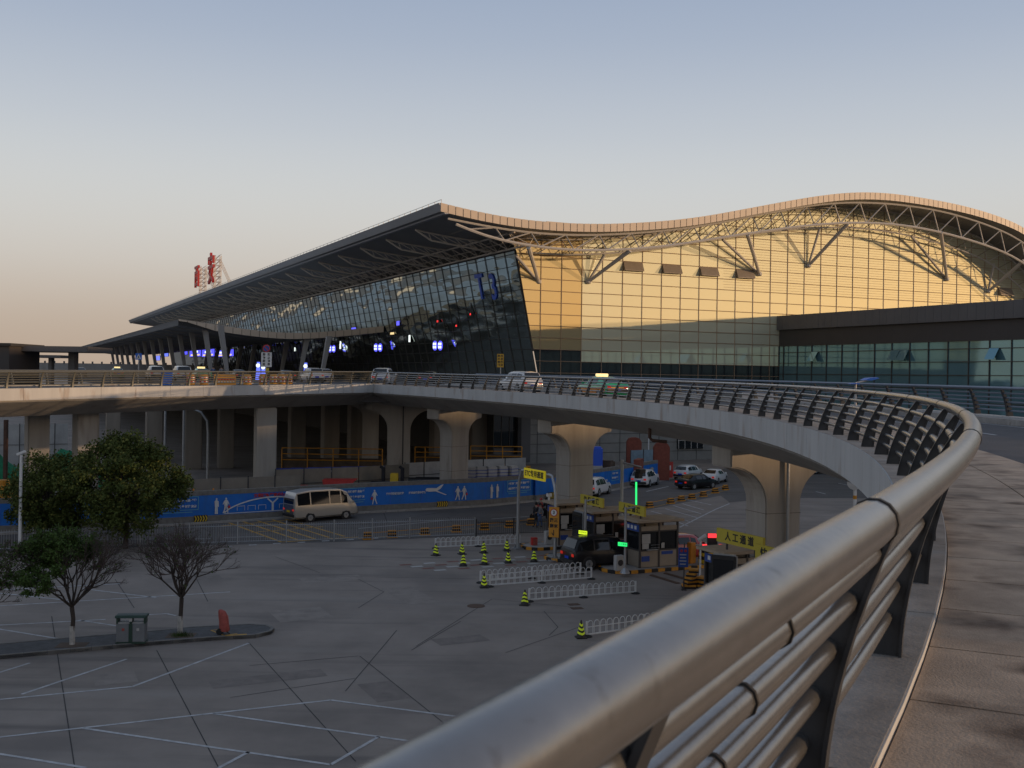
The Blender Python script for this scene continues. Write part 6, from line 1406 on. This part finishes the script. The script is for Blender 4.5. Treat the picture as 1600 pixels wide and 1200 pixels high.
def barrel(label, p):
    o = thing('crash_barrel', label, 'barrel', p, 0, 'yellow barrels behind the left railing'); prof = lambda z0, z1: [(.36, z0), (.36, z1)]
    mb = MB(); mb.lathe((0, 0, 0), [(.40, 0), (.40, .12), (.36, .14), (.34, .9), (.24, .98)], 14); mb.build('body', 'safety_orange', o, local=True)
    for z in (.30, .58):
        mb = MB(); mb.lathe((0, 0, 0), [(.372, z), (.367, z+.18)], 14); mb.build('white_band', 'white_paint', o, local=True); mb = MB()
        for k in range(6): a = 2*math.pi*k/6; mb.box((.372*math.cos(a), .372*math.sin(a), z+.09), (.03, .2, .14), a)
        mb.build('red_marks', 'red', o, local=True)
    return o
b0_ = None
for u, Y, lab in ((298, 92, 'yellow barrel left of the orange water barrier, farther left'), (318.5, 93, 'yellow barrel just left of the orange water barrier'), (386.5, 95, 'yellow barrel right of the orange water barrier'), (411, 96, 'yellow barrel below the no stopping sign'), (427.5, 98, 'second barrel right of the no stopping sign'), (440, 99, 'third barrel right of the no stopping sign'), (451, 100, 'rightmost yellow barrel behind the left railing')):
    q = ux(u, Y, lp(LLEN*.62, 5, BZ-.115).z if Y < 96 else 9.75); q.z = lp(min(LLEN-1, LLEN*(u+0)/590), 5, BZ-.115).z
    if b0_ is None: b0_ = barrel(lab, q)
    else: dup(b0_, q, 0, lab, 'yellow barrels behind the left railing')
q = ux(349, 94); q.z = lp(LLEN*.62, 5, BZ-.115).z; o = thing('water_barrier', 'long orange water barrier with red and white diamonds', 'barrier', q, R(12)); mb = MB(); mb.loft([[Vector((x, -.26, 0)), Vector((x, .26, 0)), Vector((x, .12, .95)), Vector((x, -.12, .95))] for x in (-.95, .95)]); mb.build('body', 'safety_orange', o, local=True, bevel=.04)
for z in (.30, .55):
    mb = MB()
    for k in range(7): mb.box((-.75+.25*k, -.2+(.95-z)*-.03, z), (.15, .06, .13))
    mb.build('marks', 'white_paint' if z < .4 else 'red', o, local=True)
# left gate building and far parapet
p = ux(60, 128, 9.7); gb = thing('gate_building', 'low grey gate pavilion with flat roofs at the far left of the deck', 'building', p)
def bx_px(u0, u1, v0, v1, Y, th, m, nm): 
    a, b = on(u0, v1, Y), on(u1, v0, Y); mb = MB(); mb.box(((a.x+b.x)/2, Y+th/2, (a.z+b.z)/2), (abs(b.x-a.x), th, abs(b.z-a.z))); return mb.build(nm, m, gb, bevel=.03)
bx_px(-60, 15, 537, 600, 124, 8, 'panel_brown', 'wall'); bx_px(-62, 17, 536, 539.5, 123.6, 9, 'dark_wall', 'roof'); bx_px(15, 137, 541.5, 548.5, 127, 8, 'panel_grey', 'roof'); bx_px(106, 117, 548, 600, 130, 1.2, 'panel_grey', 'column'); bx_px(16, 40, 548, 600, 129, 2, 'site_white', 'wall'); bx_px(43, 95, 555, 558.5, 150, 5, 'panel_grey', 'roof'); bx_px(75, 81, 558, 600, 152, 1, 'panel_grey', 'column')
mb = MB()
for k in range(5): a, b = on(17+5.5*k, 600, 128.9), on(17+5.5*k, 549, 128.9); mb.box((a.x, 128.9, (a.z+b.z)/2), (.12, .15, b.z-a.z))
for v in (557, 566): a, b = on(16, v, 128.9), on(40, v, 128.9); mb.box(((a.x+b.x)/2, 128.85, a.z), (b.x-a.x, .15, .1))
mb.build('window_frame', 'mullion_dark', gb)
a, b = on(40, 572, 235), on(150, 572, 250); mb = MB(); zt = EYE+1.55; zl_ = 8.5; d = (b-a).normalized(); nn = Vector((-d.y, d.x, 0)); A, B = Vector((a.x-25, a.y-3, 0)), Vector((b.x+30, b.y+4, 0)); fp = thing('far_parapet', 'distant pale parapet with posts beyond the gate pavilion', 'wall', A); mb.prism([A+up*zl_, B+up*zl_, B+up*zt, A+up*zt], (0, .4, 0)); mb.build('wall', 'girder', fp); mb = MB(); n = 34
for i in range(n): p = A+(B-A)*i/n; mb.box(p+up*(zt+.2), (.3, .3, .5))
mb.build('posts', 'panel_grey', fp)
# blue umbrella-like sign beyond the outer railing, white bracket post
p = on(1362, 592, 47); q = ux(1337, 47, 9.2); o = thing('blue_awning', 'small bright blue folded awning showing above the far railing', 'awning', q); mb = MB(); mb.prism([on(1352, 594, 47), on(1360, 590.5, 47), on(1372, 589.5, 47), on(1374, 591.5, 47), on(1362, 594.5, 47)], (0, .8, 0)); mb.build('canopy', 'crossing_blue', o); mb = MB(); mb.prism([on(1329, 600, 47), on(1337, 598.5, 47), on(1344, 598.8, 47), on(1343, 600.5, 47)], (0, .5, 0)); mb.build('flap', 'crossing_blue', o); mb = MB(); mb.tube([q, on(1337, 598, 47.2)], .05, 6); mb.tube([on(1337, 598, 47.2), on(1362, 592.5, 47.2)], .03, 5); mb.build('pole', 'dirty_white', o)
# ------------------------------------------------------------------ trees
def leaf_mat(name, c, var=.5):
    m = mat(name, c, .8, var=var, scale=1.2, spec=.12); return m
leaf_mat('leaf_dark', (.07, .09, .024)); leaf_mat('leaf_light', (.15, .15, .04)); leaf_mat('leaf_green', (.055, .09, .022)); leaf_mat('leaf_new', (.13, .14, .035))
mat('bark', (.055, .042, .034), .9, var=.3, scale=8, bump=.5, bscale=30); mat('twig', (.075, .052, .044), .9, var=.2); mat('whitewash', (.42, .40, .37), .85, var=.3, scale=6)
def leaf(mb, p, s, rn):
    d = Vector((rn.gauss(0, 1), rn.gauss(0, 1), rn.gauss(0, .8))).normalized(); n = Vector((rn.gauss(0, 1), rn.gauss(0, 1), rn.gauss(.6, 1))).normalized(); w = d.cross(n).normalized()*s*.34
    k = mb.pts([p, p+d*s*.5+w, p+d*s, p+d*s*.5-w]); mb.face((k, k+1, k+2, k+3))
def evergreen(label, base, H, R_, seed, clumps, leaves, lo=.28, skew=0):
    rn = random.Random(seed); o = thing('evergreen_tree', label, 'tree', base, 0, 'evergreen trees')
    mb = MB(); mb.tube([base, base+Vector((.05, .03, H*.2)), base+Vector((-.05, 0, H*.36)), base+Vector((.0, .1, H*.62))], [.17, .14, .12, .06], 8); cl = []
    for i in range(clumps):
        for _ in range(40):
            x, y, z = rn.uniform(-1, 1), rn.uniform(-1, 1), rn.uniform(-1, 1)
            if x*x+y*y+z*z < 1 and x*x+y*y+z*z > .12: break
        zz = lo*H + (1-lo)*H*(z*.5+.5)*.94; rad = R_*(1-.30*max(0, z)**1.5 - .12*max(0, -z))
        cl.append((base+Vector((x*rad+skew*z, y*rad, zz)), rn.uniform(.38, .8)))
    for c, r in cl[::3]: s = base+Vector((0, 0, H*rn.uniform(.25, .45))); mb.tube([s, (s+c)/2+Vector((0, 0, -.15)), c], [.06, .04, .015], 5)
    mb.build('trunk', 'bark', o, smooth=True)
    b1, b2 = MB(), MB()
    for c, r in cl:
        for _ in range(leaves):
            d = Vector((rn.gauss(0, 1), rn.gauss(0, 1), rn.gauss(0, .75))); d = d.normalized()*r*rn.random()**.45
            leaf(b2 if (rn.random() < .15 and d.z > -.1) else b1, c+d, rn.uniform(.13, .22), rn)  # paler leaves mixed into the upper part of each clump
    b1.build('crown', 'leaf_dark', o); b2.build('pale_leaves', 'leaf_light', o); return o
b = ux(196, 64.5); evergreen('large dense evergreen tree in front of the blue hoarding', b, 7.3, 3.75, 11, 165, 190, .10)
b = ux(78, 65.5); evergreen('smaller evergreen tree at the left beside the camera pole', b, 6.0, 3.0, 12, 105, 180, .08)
def bare(label, base, H, W_, seed, greens, trunk=1.45, name='small_tree', grp='small trees on the island'):
    rn = random.Random(seed); o = thing(name, label, 'tree', base, 0, grp); mb, tw = MB(), MB(); tips = []
    fork = base+Vector((rn.uniform(-.05, .05), 0, trunk))
    mb.tube([base+up*(trunk*.34), base+Vector((.03, 0, trunk*.7)), fork], [.095, .085, .09], 8)
    def grow(p, d, L, r, lev):
        d = d.normalized(); q = p + d*L*.5 + Vector((rn.gauss(0, .03), rn.gauss(0, .03), 0)); e = q + (d+Vector((rn.gauss(0, .12), rn.gauss(0, .12), .06))).normalized()*L*.5
        (mb if lev < 2 else tw).tube([p, q, e], [r, r*.85, r*.7], 5 if lev < 3 else 3, cap=False)
        if lev >= 3: tips.append((p, e))
        if lev >= 5 or (lev == 4 and rn.random() < .15): return
        n = 3
        for k in range(n):
            a = rn.uniform(0, 2*math.pi); sp = rn.uniform(.35, .75)
            side = d.cross(Vector((math.cos(a), math.sin(a), .2))).normalized()
            nd = (d + side*sp); 
            if nd.z < .02: nd.z = .05+.1*rn.random()
            rel = e-base
            grow(e if k else p+(e-p)*rn.uniform(.6, 1), nd, L*rn.uniform(.58, .80), r*.62, lev+1)
    n0 = 13
    for k in range(n0):
        a = 2*math.pi*k/n0+rn.uniform(-.3, .3); t = rn.uniform(.15, 1.35)
        grow(fork, Vector((math.cos(a)*t, math.sin(a)*t, 1.0)), (H-trunk)*.36*(1.1 if t > .9 else 1.0)*W_, .042, 0)
    mb.build('trunk', 'bark', o, smooth=True); tw.build('twigs', 'twig', o)
    ww = MB(); ww.tube([base, base+up*(trunk*.5)], [.105, .098], 10); ww.build('whitewashed_base', 'whitewash', o, smooth=True)
    lv = MB(); cnt = 0
    for p, e in tips:
        w = greens((p+e)/2-base)
        for _ in range(int(w+rn.random())): leaf(lv, p+(e-p)*rn.random()+Vector((rn.gauss(0, .05), rn.gauss(0, .05), rn.gauss(0, .05))), rn.uniform(.07, .12), rn)
    lv.build('crown', 'leaf_green', o); return o
b = gp(113, 1007, .13); bare('small island tree with green leaves on its left and bare twigs on its right', b, 4.5, 1.0, 21, lambda q: 8 if q.x < .25 else (1.2 if q.x < .7 and q.z > 3 else .06))
b = gp(281.5, 990, .13); bare('small nearly bare tree with fresh shoots low in its crown, right of the bin', b, 4.0, 1.12, 22, lambda q: .9 if q.z < 2.4 else .06)
b = gp(-45, 1018, .13); bare('bare tree cut off by the left edge of the frame', b, 4.3, 1.05, 23, lambda q: .5 if q.x > 0 and q.z > 2.2 else .1)
b = gp(283, 994, .13); mb = MB(); rn = random.Random(2)
for k in range(260):
    p = b+Vector((rn.gauss(0, .2), rn.gauss(0, .14), 0)); h = rn.uniform(.1, .26); d = Vector((rn.gauss(0, .08), rn.gauss(0, .08), h)); mb.poly([p, p+Vector((.012, 0, 0)), p+d])
go = mb.build('grass', 'leaf_green'); go['kind'] = 'stuff'; go['label'] = 'grass tuft at the foot of the nearly bare tree'; go['category'] = 'grass'
for u, v in ((113, 1008), (283, 993)):
    q = gp(u, v, .13); mb = MB(); mb.box(q+up*.004, (1.1, .8, .012), .1); struct(mb.build('tree_pit', 'earth'))
